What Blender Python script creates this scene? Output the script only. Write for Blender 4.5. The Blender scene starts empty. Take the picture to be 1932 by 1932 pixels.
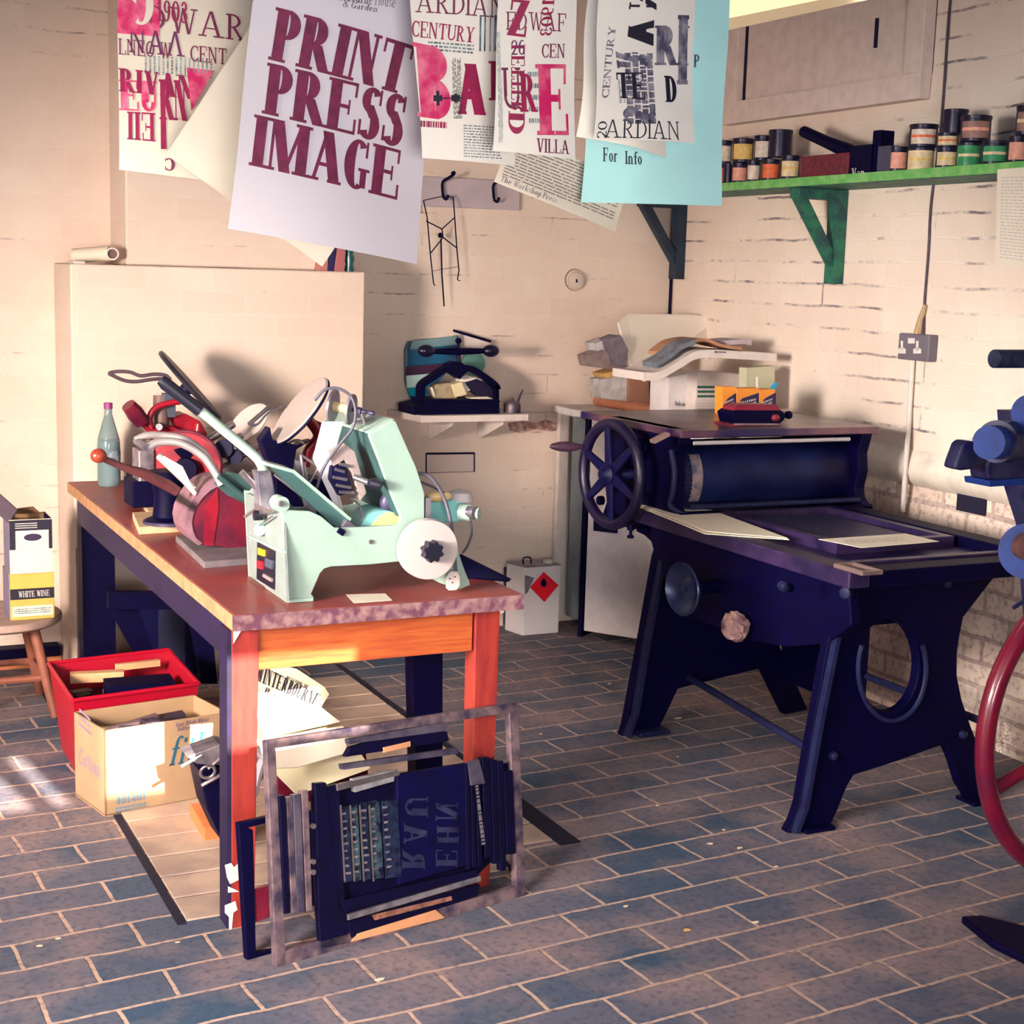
import bpy, bmesh, math, random
from mathutils import Vector, Matrix
random.seed(7)
S = bpy.context.scene
COL = S.collection
PI = math.pi
# ---------------------------------------------------------------- camera
CF, YAW, PIT, ROL = 2825.1, .4523, .1577, .0298
_f = Vector((math.sin(YAW)*math.cos(PIT), math.cos(YAW)*math.cos(PIT), -math.sin(PIT)))
_r = Vector((math.cos(YAW), -math.sin(YAW), 0)); _u = _r.cross(_f)
R2 = _r*math.cos(ROL) + _u*math.sin(ROL); U2 = -_r*math.sin(ROL) + _u*math.cos(ROL)
CP = Vector((0, 0, 1.5))
cam = bpy.data.objects.new('camera', bpy.data.cameras.new('camera')); COL.objects.link(cam)
m = Matrix((R2, U2, -_f)).transposed().to_4x4(); m.translation = CP
cam.matrix_world = m
cam.data.sensor_width = 36; cam.data.lens = 36*CF/1932; cam.data.clip_start = .02
S.camera = cam
# ---------------------------------------------------------------- world, daylight, added fill lamps, exposure
w = bpy.data.worlds.new('world'); S.world = w; w.use_nodes = True
w.node_tree.nodes['Background'].inputs[0].default_value = (.30, .42, 1.0, 1)
w.node_tree.nodes['Background'].inputs[1].default_value = 1.0
S.view_settings.view_transform = 'Standard'; S.view_settings.look = 'None'
S.view_settings.exposure = 0.0; S.view_settings.gamma = 1.0
def light(name, kind, loc, target, energy, color, size=None, sy=None, spread=None):
    d = bpy.data.lights.new(name, kind); o = bpy.data.objects.new(name, d); COL.objects.link(o)
    o.location = loc; o.rotation_euler = (Vector(target)-Vector(loc)).to_track_quat('-Z', 'Y').to_euler()
    d.energy = energy; d.color = color
    if size: d.shape = 'RECTANGLE'; d.size = size; d.size_y = sy or size
    if spread: d.spread = math.radians(spread)
    return o
SUN_A, SUN_T = .06, .45            # sideways drift and fall of the sun per metre into the room
sun = light('sun', 'SUN', (0, -4, 4), (SUN_A*4, 0, 4-SUN_T*4), 30.0, (1, .86, .70)); sun.data.angle = math.radians(.35)
light('left_key', 'AREA', (-1.42, 2.7, 1.3), (1.75, 5.6, .42), 62, (1, .81, .68), .9, .6, 66)  # added key lamp brightening the chimney breast, no opening behind it
light('front_fill', 'AREA', (.5, -.98, 1.15), (2.5, 5, .85), 57, (1, .94, .90), 1.8, .9, 100)  # added soft fill lamp before the solid lower front wall, for assumed daylight
light('side_fill', 'AREA', (-1.42, 2.3, 1.5), (3.5, 3.9, .85), 20, (1, .93, .84), 1.0, .8, 38)  # added lamp at the windowless left wall, brightens the right wall
light('low_left_fill', 'AREA', (-1.42, 1.2, 1.2), (.1, 2.3, 0), 66, (1, .86, .76), 1.2, .8, 62)  # added fill lamp that brightens the floor at the left
light('cool_fill', 'AREA', (1.6, 2.2, 2.93), (1.6, 2.2, 0), 7, (.36, .56, 1.0), 2.2, 2.2)  # added bluish fill lamp below the closed ceiling, cools the shadows
# ---------------------------------------------------------------- pixel of the 1932 frame -> point of the place
def ray(x, y): return _f + R2*((x-966)/CF) - U2*((y-966)/CF)
def aY(x, y, Y): d = ray(x, y); return CP + d*(Y/d.y)
def aX(x, y, X): d = ray(x, y); return CP + d*(X/d.x)
def aZ(x, y, z): d = ray(x, y); return CP + d*((z-CP.z)/d.z)
def aP(x, y, p, n): d = ray(x, y); return CP + d*((p-CP).dot(n)/d.dot(n))
# ---------------------------------------------------------------- materials
def lin(c):
    if max(c) > 1.001: c = [v/255 for v in c[:3]]
    return tuple((v/12.92 if v <= .04045 else ((v+.055)/1.055)**2.4) for v in c[:3])+(1,)
MATS = {}
def mat(name, col, rough=.6, metal=0., var=.0, vs=12., col2=None, bump=0., spec=.5, trans=0., alpha=1., emit=0., coat=0., stretch=(1, 1, 1), lo=.4, hi=.65):
    if name in MATS: return MATS[name]
    m = bpy.data.materials.new(name); m.use_nodes = True; MATS[name] = m
    nt = m.node_tree; b = nt.nodes['Principled BSDF']; N = nt.nodes.new; L = nt.links.new
    c = lin(col)
    b.inputs['Base Color'].default_value = c
    b.inputs['Roughness'].default_value = rough; b.inputs['Metallic'].default_value = metal
    b.inputs['Specular IOR Level'].default_value = spec
    b.inputs['Transmission Weight'].default_value = trans; b.inputs['Alpha'].default_value = alpha
    b.inputs['Coat Weight'].default_value = coat
    if emit: b.inputs['Emission Color'].default_value = c; b.inputs['Emission Strength'].default_value = emit
    if var or col2 or bump:
        tc = N('ShaderNodeTexCoord'); mp = N('ShaderNodeMapping'); mp.inputs['Scale'].default_value = stretch
        nz = N('ShaderNodeTexNoise'); nz.inputs['Scale'].default_value = vs; nz.inputs['Detail'].default_value = 6
        L(tc.outputs['Object'], mp.inputs[0]); L(mp.outputs[0], nz.inputs['Vector'])
        mr = N('ShaderNodeMapRange'); mr.inputs['From Min'].default_value = lo; mr.inputs['From Max'].default_value = hi
        L(nz.outputs[0], mr.inputs[0])
        mx = N('ShaderNodeMix'); mx.data_type = 'RGBA'
        c2 = lin(col2) if col2 else tuple(v*(1-var) for v in c[:3])+(1,)
        mx.inputs['A'].default_value = c; mx.inputs['B'].default_value = c2
        L(mr.outputs[0], mx.inputs[0]); L(mx.outputs[2], b.inputs['Base Color'])
        if bump:
            bp = N('ShaderNodeBump'); bp.inputs['Strength'].default_value = bump; bp.inputs['Distance'].default_value = .004
            L(nz.outputs[0], bp.inputs['Height']); L(bp.outputs[0], b.inputs['Normal'])
    return m
# ---------------------------------------------------------------- mesh helpers
WM = {}
KS = [1.0]      # size factor for round parts of the thing being built
class MB:
    def __init__(s): s.v = []; s.f = []
    def add(s, vs, fs):
        k = len(s.v); s.v += [Vector(v) for v in vs]; s.f += [tuple(i+k for i in f) for f in fs]; return s
    def box(s, c, d, rz=0, rx=0, ry=0, M=None):
        R = Matrix.Rotation(rz, 3, 'Z') @ Matrix.Rotation(ry, 3, 'Y') @ Matrix.Rotation(rx, 3, 'X') if M is None else M
        c = Vector(c); h = [x/2 for x in d]
        vs = [c + R @ Vector((sx*h[0], sy*h[1], sz*h[2])) for sz in (-1, 1) for sy in (-1, 1) for sx in (-1, 1)]
        return s.add(vs, [(0, 2, 3, 1), (4, 5, 7, 6), (0, 1, 5, 4), (2, 6, 7, 3), (0, 4, 6, 2), (1, 3, 7, 5)])
    def bb(s, x0, x1, y0, y1, z0, z1): return s.box(((x0+x1)/2, (y0+y1)/2, (z0+z1)/2), (abs(x1-x0), abs(y1-y0), abs(z1-z0)))
    def prism(s, pts, off):
        n = len(pts); pts = [Vector(p) for p in pts]; off = Vector(off)
        s.add(pts+[p+off for p in pts], [tuple(range(n))[::-1], tuple(range(n, 2*n))]+[(i, (i+1) % n, n+(i+1) % n, n+i) for i in range(n)]); return s
    def holed(s, outer, hole, off):                       # plate with one hole
        from mathutils.geometry import tessellate_polygon
        off = Vector(off); P = [Vector(p) for p in outer]+[Vector(p) for p in hole]; no, nh = len(outer), len(hole); n = no+nh
        T = tessellate_polygon([P[:no], P[no:]])
        fs = [tuple(t) for t in T]+[tuple(i+n for i in t)[::-1] for t in T]
        fs += [(i, (i+1) % no, n+(i+1) % no, n+i) for i in range(no)]+[(no+i, no+(i+1) % nh, n+no+(i+1) % nh, n+no+i) for i in range(nh)]
        return s.add(P+[p+off for p in P], fs)
    def ring(s, outer, inner, off):                       # plate with a hole (same point count)
        n = len(outer); off = Vector(off); o = [Vector(p) for p in outer]; i_ = [Vector(p) for p in inner]
        vs = o+i_+[p+off for p in o]+[p+off for p in i_]; fs = []
        for k in range(n):
            j = (k+1) % n
            fs += [(k, j, n+j, n+k), (2*n+k, 3*n+k, 3*n+j, 2*n+j), (k, 2*n+k, 2*n+j, j), (n+k, n+j, 3*n+j, 3*n+k)]
        return s.add(vs, fs)
    def tube(s, pts, r, n=10, cap=True):
        pts = [Vector(p) for p in pts]; rs = [q*KS[0] for q in (r if isinstance(r, (list, tuple)) else [r]*len(pts))]
        d0 = (pts[1]-pts[0]).normalized(); a = d0.orthogonal().normalized(); k = len(s.v); vs = []
        for i, p in enumerate(pts):
            d = (pts[min(i+1, len(pts)-1)]-pts[max(i-1, 0)]).normalized()
            a = (a - d*a.dot(d)); a = a.normalized() if a.length > 1e-6 else d.orthogonal().normalized()
            b = d.cross(a)
            vs += [p + (a*math.cos(t)+b*math.sin(t))*rs[i] for t in [2*PI*j/n for j in range(n)]]
        fs = [(i*n+j, i*n+(j+1) % n, (i+1)*n+(j+1) % n, (i+1)*n+j) for i in range(len(pts)-1) for j in range(n)]
        if cap: fs += [tuple(range(n))[::-1], tuple(range((len(pts)-1)*n, len(pts)*n))]
        return s.add(vs, fs)
    def lathe(s, prof, o, ax=(0, 0, 1), n=28, sc=(1, 1)):  # prof: (radius, height)
        ax = Vector(ax).normalized(); a = ax.orthogonal().normalized() if abs(ax.z) < .9 else Vector((1, 0, 0)); b = ax.cross(a).normalized(); a = b.cross(ax)
        o = Vector(o); vs = []; fs = []
        for r, h in prof:
            r *= KS[0]; h *= KS[0]
            vs += [o + ax*h + (a*math.cos(t)*sc[0]+b*math.sin(t)*sc[1])*max(r, 1e-5) for t in [2*PI*j/n for j in range(n)]]
        for i in range(len(prof)-1):
            fs += [(i*n+j, i*n+(j+1) % n, (i+1)*n+(j+1) % n, (i+1)*n+j) for j in range(n)]
        fs += [tuple(range(n))[::-1], tuple(range((len(prof)-1)*n, len(prof)*n))]
        return s.add(vs, fs)
    def cyl(s, p0, p1, r, n=20): return s.tube([p0, p1], r, n)
    def torus(s, o, ax, R, r, n=48, m=12, a0=0, a1=2*PI, ey=1):
        R *= KS[0]; r *= KS[0]
        ax = Vector(ax).normalized(); a = Vector((0, 0, 1)) if abs(ax.z) < .9 else Vector((1, 0, 0))
        a = (a-ax*a.dot(ax)).normalized(); b = ax.cross(a); full = abs(a1-a0-2*PI) < 1e-6; vs = []; K = n if full else n+1
        for i in range(K):
            t = a0+(a1-a0)*i/n; d = a*math.cos(t)+b*math.sin(t)*ey
            vs += [Vector(o)+d*R+(d*math.cos(q)+ax*math.sin(q))*r for q in [2*PI*j/m for j in range(m)]]
        fs = [(i*m+j, i*m+(j+1) % m, ((i+1) % K)*m+(j+1) % m, ((i+1) % K)*m+j) for i in range(n) for j in range(m)]
        return s.add(vs, fs)
    def ball(s, c, r, n=16, m=10, M=None):
        r = [q*KS[0] for q in (r if isinstance(r, (list, tuple)) else (r, r, r))]; vs = []; M = M or Matrix.Identity(3)
        for i in range(m+1):
            p = PI*i/m
            for j in range(n):
                q = 2*PI*j/n; vs.append(Vector(c)+M @ Vector((r[0]*math.sin(p)*math.cos(q), r[1]*math.sin(p)*math.sin(q), r[2]*math.cos(p))))
        fs = [(i*n+j, i*n+(j+1) % n, (i+1)*n+(j+1) % n, (i+1)*n+j) for i in range(m) for j in range(n)]
        return s.add(vs, fs)
    def build(s, name, material, parent=None, smooth=False, bevel=0, merge=True):
        me = bpy.data.meshes.new(name); me.from_pydata([tuple(v) for v in s.v], [], s.f)
        bm = bmesh.new(); bm.from_mesh(me)
        if merge: bmesh.ops.remove_doubles(bm, verts=bm.verts, dist=1e-6)
        bmesh.ops.recalc_face_normals(bm, faces=bm.faces)
        bm.to_mesh(me); bm.free()
        if parent is not None: me.transform(WM[parent.name].inverted())
        if smooth:
            for p in me.polygons: p.use_smooth = True
        me.materials.append(material)
        o = bpy.data.objects.new(name, me); COL.objects.link(o)
        if parent is not None: o.parent = parent; WM[o.name] = WM[parent.name].copy()
        else: WM[o.name] = Matrix.Identity(4)
        if bevel:
            b = o.modifiers.new('bevel', 'BEVEL'); b.width = bevel; b.segments = 2; b.limit_method = 'ANGLE'; b.angle_limit = .6
        if smooth:
            try:
                md = o.modifiers.new('wn', 'WEIGHTED_NORMAL'); md.keep_sharp = True
                me.set_sharp_from_angle(angle=.7)
            except Exception: pass
        return o
def thing(name, label, cat, loc, group=None, kind=None):
    o = bpy.data.objects.new(name, None); COL.objects.link(o); o.empty_display_size = .05
    o.location = loc; o['label'] = label; o['category'] = cat
    if group: o['group'] = group
    if kind: o['kind'] = kind
    WM[o.name] = Matrix.Translation(Vector(loc)); return o
def tag(o, label, cat, group=None, kind=None):
    o['label'] = label; o['category'] = cat
    if group: o['group'] = group
    if kind: o['kind'] = kind
    return o
def struct(o): o['kind'] = 'structure'; return o
def Yp(pts, Y): return [aY(x, y, Y) for x, y in pts]
def Xp(pts, X): return [aX(x, y, X) for x, y in pts]
def Zp(pts, z): return [aZ(x, y, z) for x, y in pts]
def sm(pts, n=6):                                          # smooth path through points (Catmull-Rom)
    P = [Vector(p) for p in pts]; Q = [P[0]*2-P[1]]+P+[P[-1]*2-P[-2]]; out = []
    for i in range(1, len(Q)-2):
        for k in range(n):
            t = k/n; a, b, c, d = Q[i-1:i+3]
            out.append(.5*((2*b)+(c-a)*t+(2*a-5*b+4*c-d)*t*t+(3*b-a-3*c+d)*t**3))
    return out+[P[-1]]
# ================================================================ THE ROOM
XW, YW, ZC = 3.50, 5.68, 3.0
def brick_mat(name, vec, bw, rh, mort, c1, c2, cm, msmooth=.1, rot=0., off=(0, 0, 0), bump=.5, stain=None, mask=0., rough=.75, spec=.3, dirt=None, cmix=.5):
    m = bpy.data.materials.new(name); m.use_nodes = True; nt = m.node_tree; b = nt.nodes['Principled BSDF']; N = nt.nodes.new; L = nt.links.new
    tc = N('ShaderNodeTexCoord'); sx = N('ShaderNodeSeparateXYZ'); cb = N('ShaderNodeCombineXYZ'); L(tc.outputs['Object'], sx.inputs[0])
    L(sx.outputs[vec[0]], cb.inputs[0]); L(sx.outputs[vec[1]], cb.inputs[1])
    nw = N('ShaderNodeTexNoise'); nw.inputs['Scale'].default_value = 7; nw.inputs['Detail'].default_value = 4; L(tc.outputs['Object'], nw.inputs['Vector'])
    sub = N('ShaderNodeVectorMath'); sub.operation = 'SUBTRACT'; sub.inputs[1].default_value = (.5, .5, .5); L(nw.outputs['Color'], sub.inputs[0])
    scl = N('ShaderNodeVectorMath'); scl.operation = 'SCALE'; scl.inputs['Scale'].default_value = .02; L(sub.outputs[0], scl.inputs[0])
    ad = N('ShaderNodeVectorMath'); L(cb.outputs[0], ad.inputs[0]); L(scl.outputs[0], ad.inputs[1])
    mp = N('ShaderNodeMapping'); mp.inputs['Location'].default_value = off; mp.inputs['Rotation'].default_value = (0, 0, rot); L(ad.outputs[0], mp.inputs[0])
    bt = N('ShaderNodeTexBrick'); bt.inputs['Scale'].default_value = 1; bt.inputs['Brick Width'].default_value = bw; bt.inputs['Row Height'].default_value = rh
    bt.inputs['Mortar Size'].default_value = mort; bt.inputs['Mortar Smooth'].default_value = msmooth
    bt.inputs['Color1'].default_value = lin(c1); bt.inputs['Color2'].default_value = lin(c2); bt.inputs['Mortar'].default_value = lin(cm)
    L(mp.outputs[0], bt.inputs['Vector'])
    col = bt.outputs['Color']
    nz = N('ShaderNodeTexNoise'); nz.inputs['Scale'].default_value = 2.2; nz.inputs['Detail'].default_value = 8; nz.inputs['Roughness'].default_value = .65; L(tc.outputs['Object'], nz.inputs['Vector'])
    if mask:      # paint fills most joints: joints only show in patches
        bt.inputs['Mortar'].default_value = lin(c1)
        bt2 = N('ShaderNodeTexBrick')
        for k in ('Scale', 'Row Height', 'Mortar Size', 'Mortar Smooth'): bt2.inputs[k].default_value = bt.inputs[k].default_value
        bt2.inputs['Color1'].default_value = (0, 0, 0, 1); bt2.inputs['Color2'].default_value = (0, 0, 0, 1); bt2.inputs['Mortar'].default_value = (1, 1, 1, 1)
        bt2.inputs['Brick Width'].default_value = bw*5; L(mp.outputs[0], bt2.inputs['Vector'])
        n3 = N('ShaderNodeTexNoise'); n3.inputs['Scale'].default_value = 3.1; n3.inputs['Detail'].default_value = 9; n3.inputs['Roughness'].default_value = .72; L(tc.outputs['Object'], n3.inputs['Vector'])
        r3 = N('ShaderNodeMapRange'); r3.inputs['From Min'].default_value = mask; r3.inputs['From Max'].default_value = mask+.1; L(n3.outputs[0], r3.inputs[0])
        mm = N('ShaderNodeMath'); mm.operation = 'MULTIPLY'; L(bt2.outputs['Color'], mm.inputs[0]); L(r3.outputs[0], mm.inputs[1])
        mx = N('ShaderNodeMix'); mx.data_type = 'RGBA'; mx.inputs['B'].default_value = lin(cm); L(mm.outputs[0], mx.inputs[0]); L(col, mx.inputs['A']); col = mx.outputs[2]
    if stain:
        r = N('ShaderNodeMapRange'); r.inputs['From Min'].default_value = .42; r.inputs['From Max'].default_value = .68; r.inputs['To Max'].default_value = cmix; L(nz.outputs[0], r.inputs[0])
        mx = N('ShaderNodeMix'); mx.data_type = 'RGBA'; mx.inputs['B'].default_value = lin(stain); L(r.outputs[0], mx.inputs[0]); L(col, mx.inputs['A']); col = mx.outputs[2]
    nf = N('ShaderNodeTexNoise'); nf.inputs['Scale'].default_value = 55; nf.inputs['Detail'].default_value = 5; L(tc.outputs['Object'], nf.inputs['Vector'])
    if dirt:
        r = N('ShaderNodeMapRange'); r.inputs['From Min'].default_value = .5; r.inputs['From Max'].default_value = .72; r.inputs['To Max'].default_value = .6; L(nf.outputs[0], r.inputs[0])
        mx = N('ShaderNodeMix'); mx.data_type = 'RGBA'; mx.inputs['B'].default_value = lin(dirt); L(r.outputs[0], mx.inputs[0]); L(col, mx.inputs['A']); col = mx.outputs[2]
    L(col, b.inputs['Base Color']); b.inputs['Roughness'].default_value = rough; b.inputs['Specular IOR Level'].default_value = spec
    iv = N('ShaderNodeMath'); iv.operation = 'MULTIPLY_ADD'; iv.inputs[1].default_value = -1; iv.inputs[2].default_value = 1; L(bt.outputs['Fac'], iv.inputs[0])
    a2 = N('ShaderNodeMath'); a2.operation = 'MULTIPLY_ADD'; a2.inputs[1].default_value = .35; L(nf.outputs[0], a2.inputs[0]); L(iv.outputs[0], a2.inputs[2])
    bp = N('ShaderNodeBump'); bp.inputs['Strength'].default_value = bump; bp.inputs['Distance'].default_value = .005; L(a2.outputs[0], bp.inputs['Height']); L(bp.outputs[0], b.inputs['Normal'])
    return m
PAINT, PAINT2, JOINT = (234, 218, 204), (229, 211, 197), (120, 104, 114)
m_back = brick_mat('painted_brick_back', (0, 2), .235, .0815, .0035, PAINT, PAINT2, (160, 140, 138), off=(.03, -.022, 0), mask=.53, stain=(216, 190, 176), bump=.5)
m_rightw = brick_mat('painted_brick_right', (1, 2), .235, .0815, .0045, PAINT, PAINT2, JOINT, off=(.1, -.03, 0), mask=.5, stain=(216, 188, 172), bump=.7)
m_floor = brick_mat('blue_brick_paving', (0, 1), .262, .131, .0055, (58, 82, 106), (102, 102, 118), (196, 168, 152), msmooth=.25, rot=-.065, off=(.05, .03, 0), bump=.7, stain=(176, 146, 138), rough=.72, dirt=(52, 58, 82), cmix=.72, spec=.35)
m_rawb = brick_mat('bare_brick', (1, 2), .235, .0815, .008, (238, 218, 202), (222, 192, 178), (180, 154, 148), off=(.1, -.03, 0), bump=.9, stain=(226, 206, 188), dirt=(110, 80, 90))
m_plaster = mat('plaster', (126, 122, 132), .85, var=.12, vs=6)
b = MB().bb(-1.8, 3.8, -1.4, 6.0, -.1, 0); floor = struct(b.build('floor', m_floor))
struct(MB().bb(-1.8, 3.8, -1.4, 6.0, ZC, ZC+.1).build('ceiling', m_plaster))
struct(MB().bb(-1.8, 3.8, YW, YW+.2, 0, ZC).build('wall_back', m_back))
struct(MB().bb(XW, XW+.2, -1.4, 5.68, .885, ZC).build('wall_right', m_rightw))
struct(MB().bb(XW+.02, XW+.22, -1.4, 5.68, 0, .885).build('wall_right_base', m_rawb))
struct(MB().bb(-1.7, -1.5, -1.4, YW, 0, ZC).build('wall_left', m_plaster))
# chimney breast: wide below, narrower above its ledge
m_breast = brick_mat('painted_brick_breast', (0, 2), .235, .0815, .003, PAINT, PAINT2, (188, 168, 160), off=(.03, -.022, 0), mask=.6, stain=(222, 198, 184), bump=.35)
struct(MB().bb(.883, 1.952, 5.33, YW, 0, 1.49).build('wall_breast_lower', m_breast, bevel=.006))
struct(MB().bb(1.087, 1.86, 5.40, YW, 1.49, ZC).build('wall_breast_upper', m_breast, bevel=.006))
# front wall behind the viewer, assumed narrow high window, unseen slats slanted to shape sun patches
zt, zb = 2.522, 2.305
fw = MB()
fw.bb(-1.8, 3.8, -1.012, -1.0, zt, ZC); fw.bb(-1.8, 3.8, -1.012, -1.0, 0, zb)
fw.bb(.905, 3.8, -1.012, -1.0, zb, zt); fw.bb(-1.8, -.35, -1.012, -1.0, zb, zt)
struct(fw.build('wall_front', m_plaster))
wn = MB()
def slat(a, b_, c, d): wn.prism([(a, -1.0, zt), (b_, -1.0, zt), (d, -1.0, zb), (c, -1.0, zb)], (0, -.012, 0))
slat(.14, .21, .255, .314); slat(.257, .43, .355, .43)
struct(wn.build('sun_slats', mat('sun_slat_paint', (200, 190, 180), .7)))
# rounded ledge on the right wall
prof = [(XW+.05, .80), (XW+.02, .812), (XW-.012, .835), (XW-.03, .862), (XW-.03, .89), (XW-.012, .925), (XW+.01, .955), (XW+.06, .955)]
struct(MB().prism([(x, -1.3, z) for x, z in prof], (0, 6.97, 0)).build('trim_1', mat('ledge_paint', PAINT, .8, var=.2, vs=14, bump=.4), smooth=True))
# dark hole left by a missing brick
struct(MB().bb(XW+.012, XW+.024, aX(1862, 955, XW+.02).y, aX(1808, 950, XW+.02).y, aX(1835, 968, XW+.02).z, aX(1835, 934, XW+.02).z).build('trim_2', mat('void', (14, 8, 40), .9)))
# blocked-up window high on the right wall
fm = mat('window_paint', (226, 206, 198), .7, var=.12, vs=20)
wroot = thing('window_1', 'blocked-up painted window high on the right brick wall', 'window', (XW, 4.5, 2.1), kind='structure'); del wroot['category']; del wroot['label']
fr = MB()
y0, y1, z0, z1 = 4.08, 5.27, 2.12, 2.86
fr.bb(XW-.05, XW, y0, y1, z0, z0+.085).bb(XW-.05, XW, y0, y1, z1-.08, z1).bb(XW-.05, XW, y0, y0+.09, z0+.085, z1-.08).bb(XW-.05, XW, y1-.09, y1, z0+.085, z1-.08)
fr.build('window_frame', fm, wroot, bevel=.004)
MB().bb(XW-.012, XW, y0+.09, 4.64, z0+.085, z1-.08).build('window_panel', fm, wroot)
MB().bb(XW-.006, XW, 4.64, y1-.09, z0+.085, z1-.08).build('window_panel', fm, wroot)
MB().bb(XW-.02, XW-.012, 4.36, 4.372, 2.32, 2.42).build('window_slot', mat('void', (14, 8, 40)), wroot)
MB().bb(XW-.014, XW-.005, y1-.1, y1-.09+.006, z0+.085, z1-.08).build('window_slot', mat('void', (14, 8, 40)), wroot)
# covered pit in the floor: dark joint lines and boards
pit = thing('floor_pit', 'covered pit in the brick floor, buff slabs with dark gaps running under the workbench', 'floor hatch', (1.3, 4.2, .0))
mb_slab = mat('buff_slab', (196, 172, 154), .8, var=.35, vs=5, col2=(156, 134, 126), bump=.3)
g = MB(); g.bb(.752, .772, 3.24, 5.3, .0006, .003); g.bb(1.84, 1.862, 3.7, 5.3, .0006, .003); g.bb(1.80, 1.862, 3.35, 3.7, .0006, .003); g.bb(1.60, 1.618, 3.23, 3.36, .0006, .003)
g.build('gap', mat('void', (14, 8, 40)), pit)
ys = [3.245]
while ys[-1] < 5.1: ys.append(ys[-1]+.135)
for k, (a, c) in enumerate(zip(ys, ys[1:])):
    MB().bb(.776, (1.836 if ys[k] > 3.66 else 1.795) if k > 0 else 1.6, a+.006, c-.004, .0006, .006).build('slab', mb_slab, pit, bevel=.002)
# ================================================================ LETTERING: slab-serif letters drawn as flat shapes
def _R(x0, y0, x1, y1): return [(x0, y0), (x1, y0), (x1, y1), (x0, y1)]
def _D(x0, y0, x1, y1, w): return [(x0-w/2, y0), (x0+w/2, y0), (x1+w/2, y1), (x1-w/2, y1)]
def _A(cx, cy, rx, ry, a0, a1, wv, wh, n=14):
    out = []
    for i in range(n):
        q = []
        for k in (i, i+1):
            t = math.radians(a0+(a1-a0)*k/n); q.append(((cx+rx*math.cos(t), cy+ry*math.sin(t)), (cx+(rx-wv)*math.cos(t), cy+(ry-wh)*math.sin(t))))
        out.append([q[0][0], q[1][0], q[1][1], q[0][1]])
    return out
def glyph(ch, T=.2, t=.075, s=.06, o=.07):
    def st(x, w=T, a=0, b=1, lo=1, hi=1):       # stem with slab serifs, x = left edge
        r = [_R(x, a, x+w, b)]
        if lo: r.append(_R(x-o, a, x+w+o, a+s))
        if hi: r.append(_R(x-o, b-s, x+w+o, b))
        return r
    x = o
    if ch == 'I': return st(x), T+2*o
    if ch == 'P': return st(x)+_A(x+T, .72, .32, .28, -90, 90, T*.95, t)+[_R(x+T-.01, .44, x+T+.02, .44+t), _R(x+T-.01, 1-t, x+T+.02, 1)], x+T+.34
    if ch == 'R': return st(x)+_A(x+T, .73, .31, .27, -90, 90, T*.95, t)+[_D(x+T+.36, 0, x+T+.08, .5, T), _R(x+T+.24, 0, x+T+.52, s)], x+T+.5
    if ch == 'B': return st(x)+_A(x+T, .76, .27, .24, -90, 90, T*.9, t)+_A(x+T, .28, .33, .28, -90, 90, T, t), x+T+.36
    if ch == 'D': return st(x)+_A(x+T, .5, .42, .5, -90, 90, T, t, 20), x+T+.45
    if ch in 'EF':
        r = st(x)+[_R(x, 1-s, x+T+.4, 1), _R(x+T, .47, x+T+.24, .47+t), _R(x+T+.34, .72, x+T+.4, 1), _R(x+T+.2, .36, x+T+.25, .65)]
        if ch == 'E': r += [_R(x, 0, x+T+.44, s), _R(x+T+.38, 0, x+T+.44, .3)]
        return r, x+T+.47
    if ch == 'L': return st(x)+[_R(x, 0, x+T+.4, s), _R(x+T+.34, 0, x+T+.4, .3)], x+T+.43
    if ch == 'T': return st(x+.2)+[_R(x-.04, 1-t, x+T+.44, 1), _R(x-.04, .72, x+.02, 1), _R(x+T+.38, .72, x+T+.44, 1)], x+T+.47
    if ch == 'N': return st(x, t)+[_D(x+T/2, 1, x+.56, 0, T), _R(x+.5, 0, x+.5+t, 1), _R(x+.5-o, 1-s, x+.5+t+o, 1)]+[_R(x-o, 1-s, x+T, 1)], x+.56+t+o
    if ch == 'M': return st(x, t)+st(x+.66, T)+[_D(x+T/2, 1, x+.4, 0, T), _D(x+.66+T*.3, 1, x+.4, 0, t*1.2)], x+.66+T+o
    if ch in 'AΛ': return [_D(.12, 0, .38, 1, t*1.2), _D(.66, 0, .4, 1, T), _R(.0, 0, .26, s), _R(.48, 0, .84, s)]+([_R(.2, .3, .56, .3+t)] if ch == 'A' else []), .86
    if ch == 'V': return [_D(.2, 1, .4, 0, T), _D(.66, 1, .42, 0, t*1.2), _R(.04, 1-s, .38, 1), _R(.54, 1-s, .78, 1)], .78
    if ch == 'W': return [_D(.18, 1, .36, 0, T*.85), _D(.5, 1, .36, 0, t), _D(.5, 1, .68, 0, T*.85), _D(.86, 1, .7, 0, t), _R(.02, 1-s, .34, 1), _R(.74, 1-s, .96, 1)], .97
    if ch == 'Y': return [_D(.16, 1, .4, .45, T), _D(.62, 1, .4, .45, t), _R(.3, 0, .5, .47), _R(.2, 0, .6, s), _R(.0, 1-s, .32, 1), _R(.52, 1-s, .74, 1)], .76
    if ch == 'H': return st(x)+st(x+.48)+[_R(x+T, .46, x+.48, .46+t)], x+.48+T+o
    if ch == 'K': return st(x)+[_D(x+T, .4, x+.5, 1, t), _D(x+.54, 0, x+T+.1, .55, T), _R(x+.38, 0, x+.7, s), _R(x+.38, 1-s, x+.62, 1)], x+.7
    if ch == 'X': return [_D(.62, 0, .2, 1, T), _D(.16, 0, .6, 1, t), _R(.46, 0, .8, s), _R(.02, 1-s, .36, 1), _R(.04, 0, .28, s), _R(.48, 1-s, .72, 1)], .8
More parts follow.
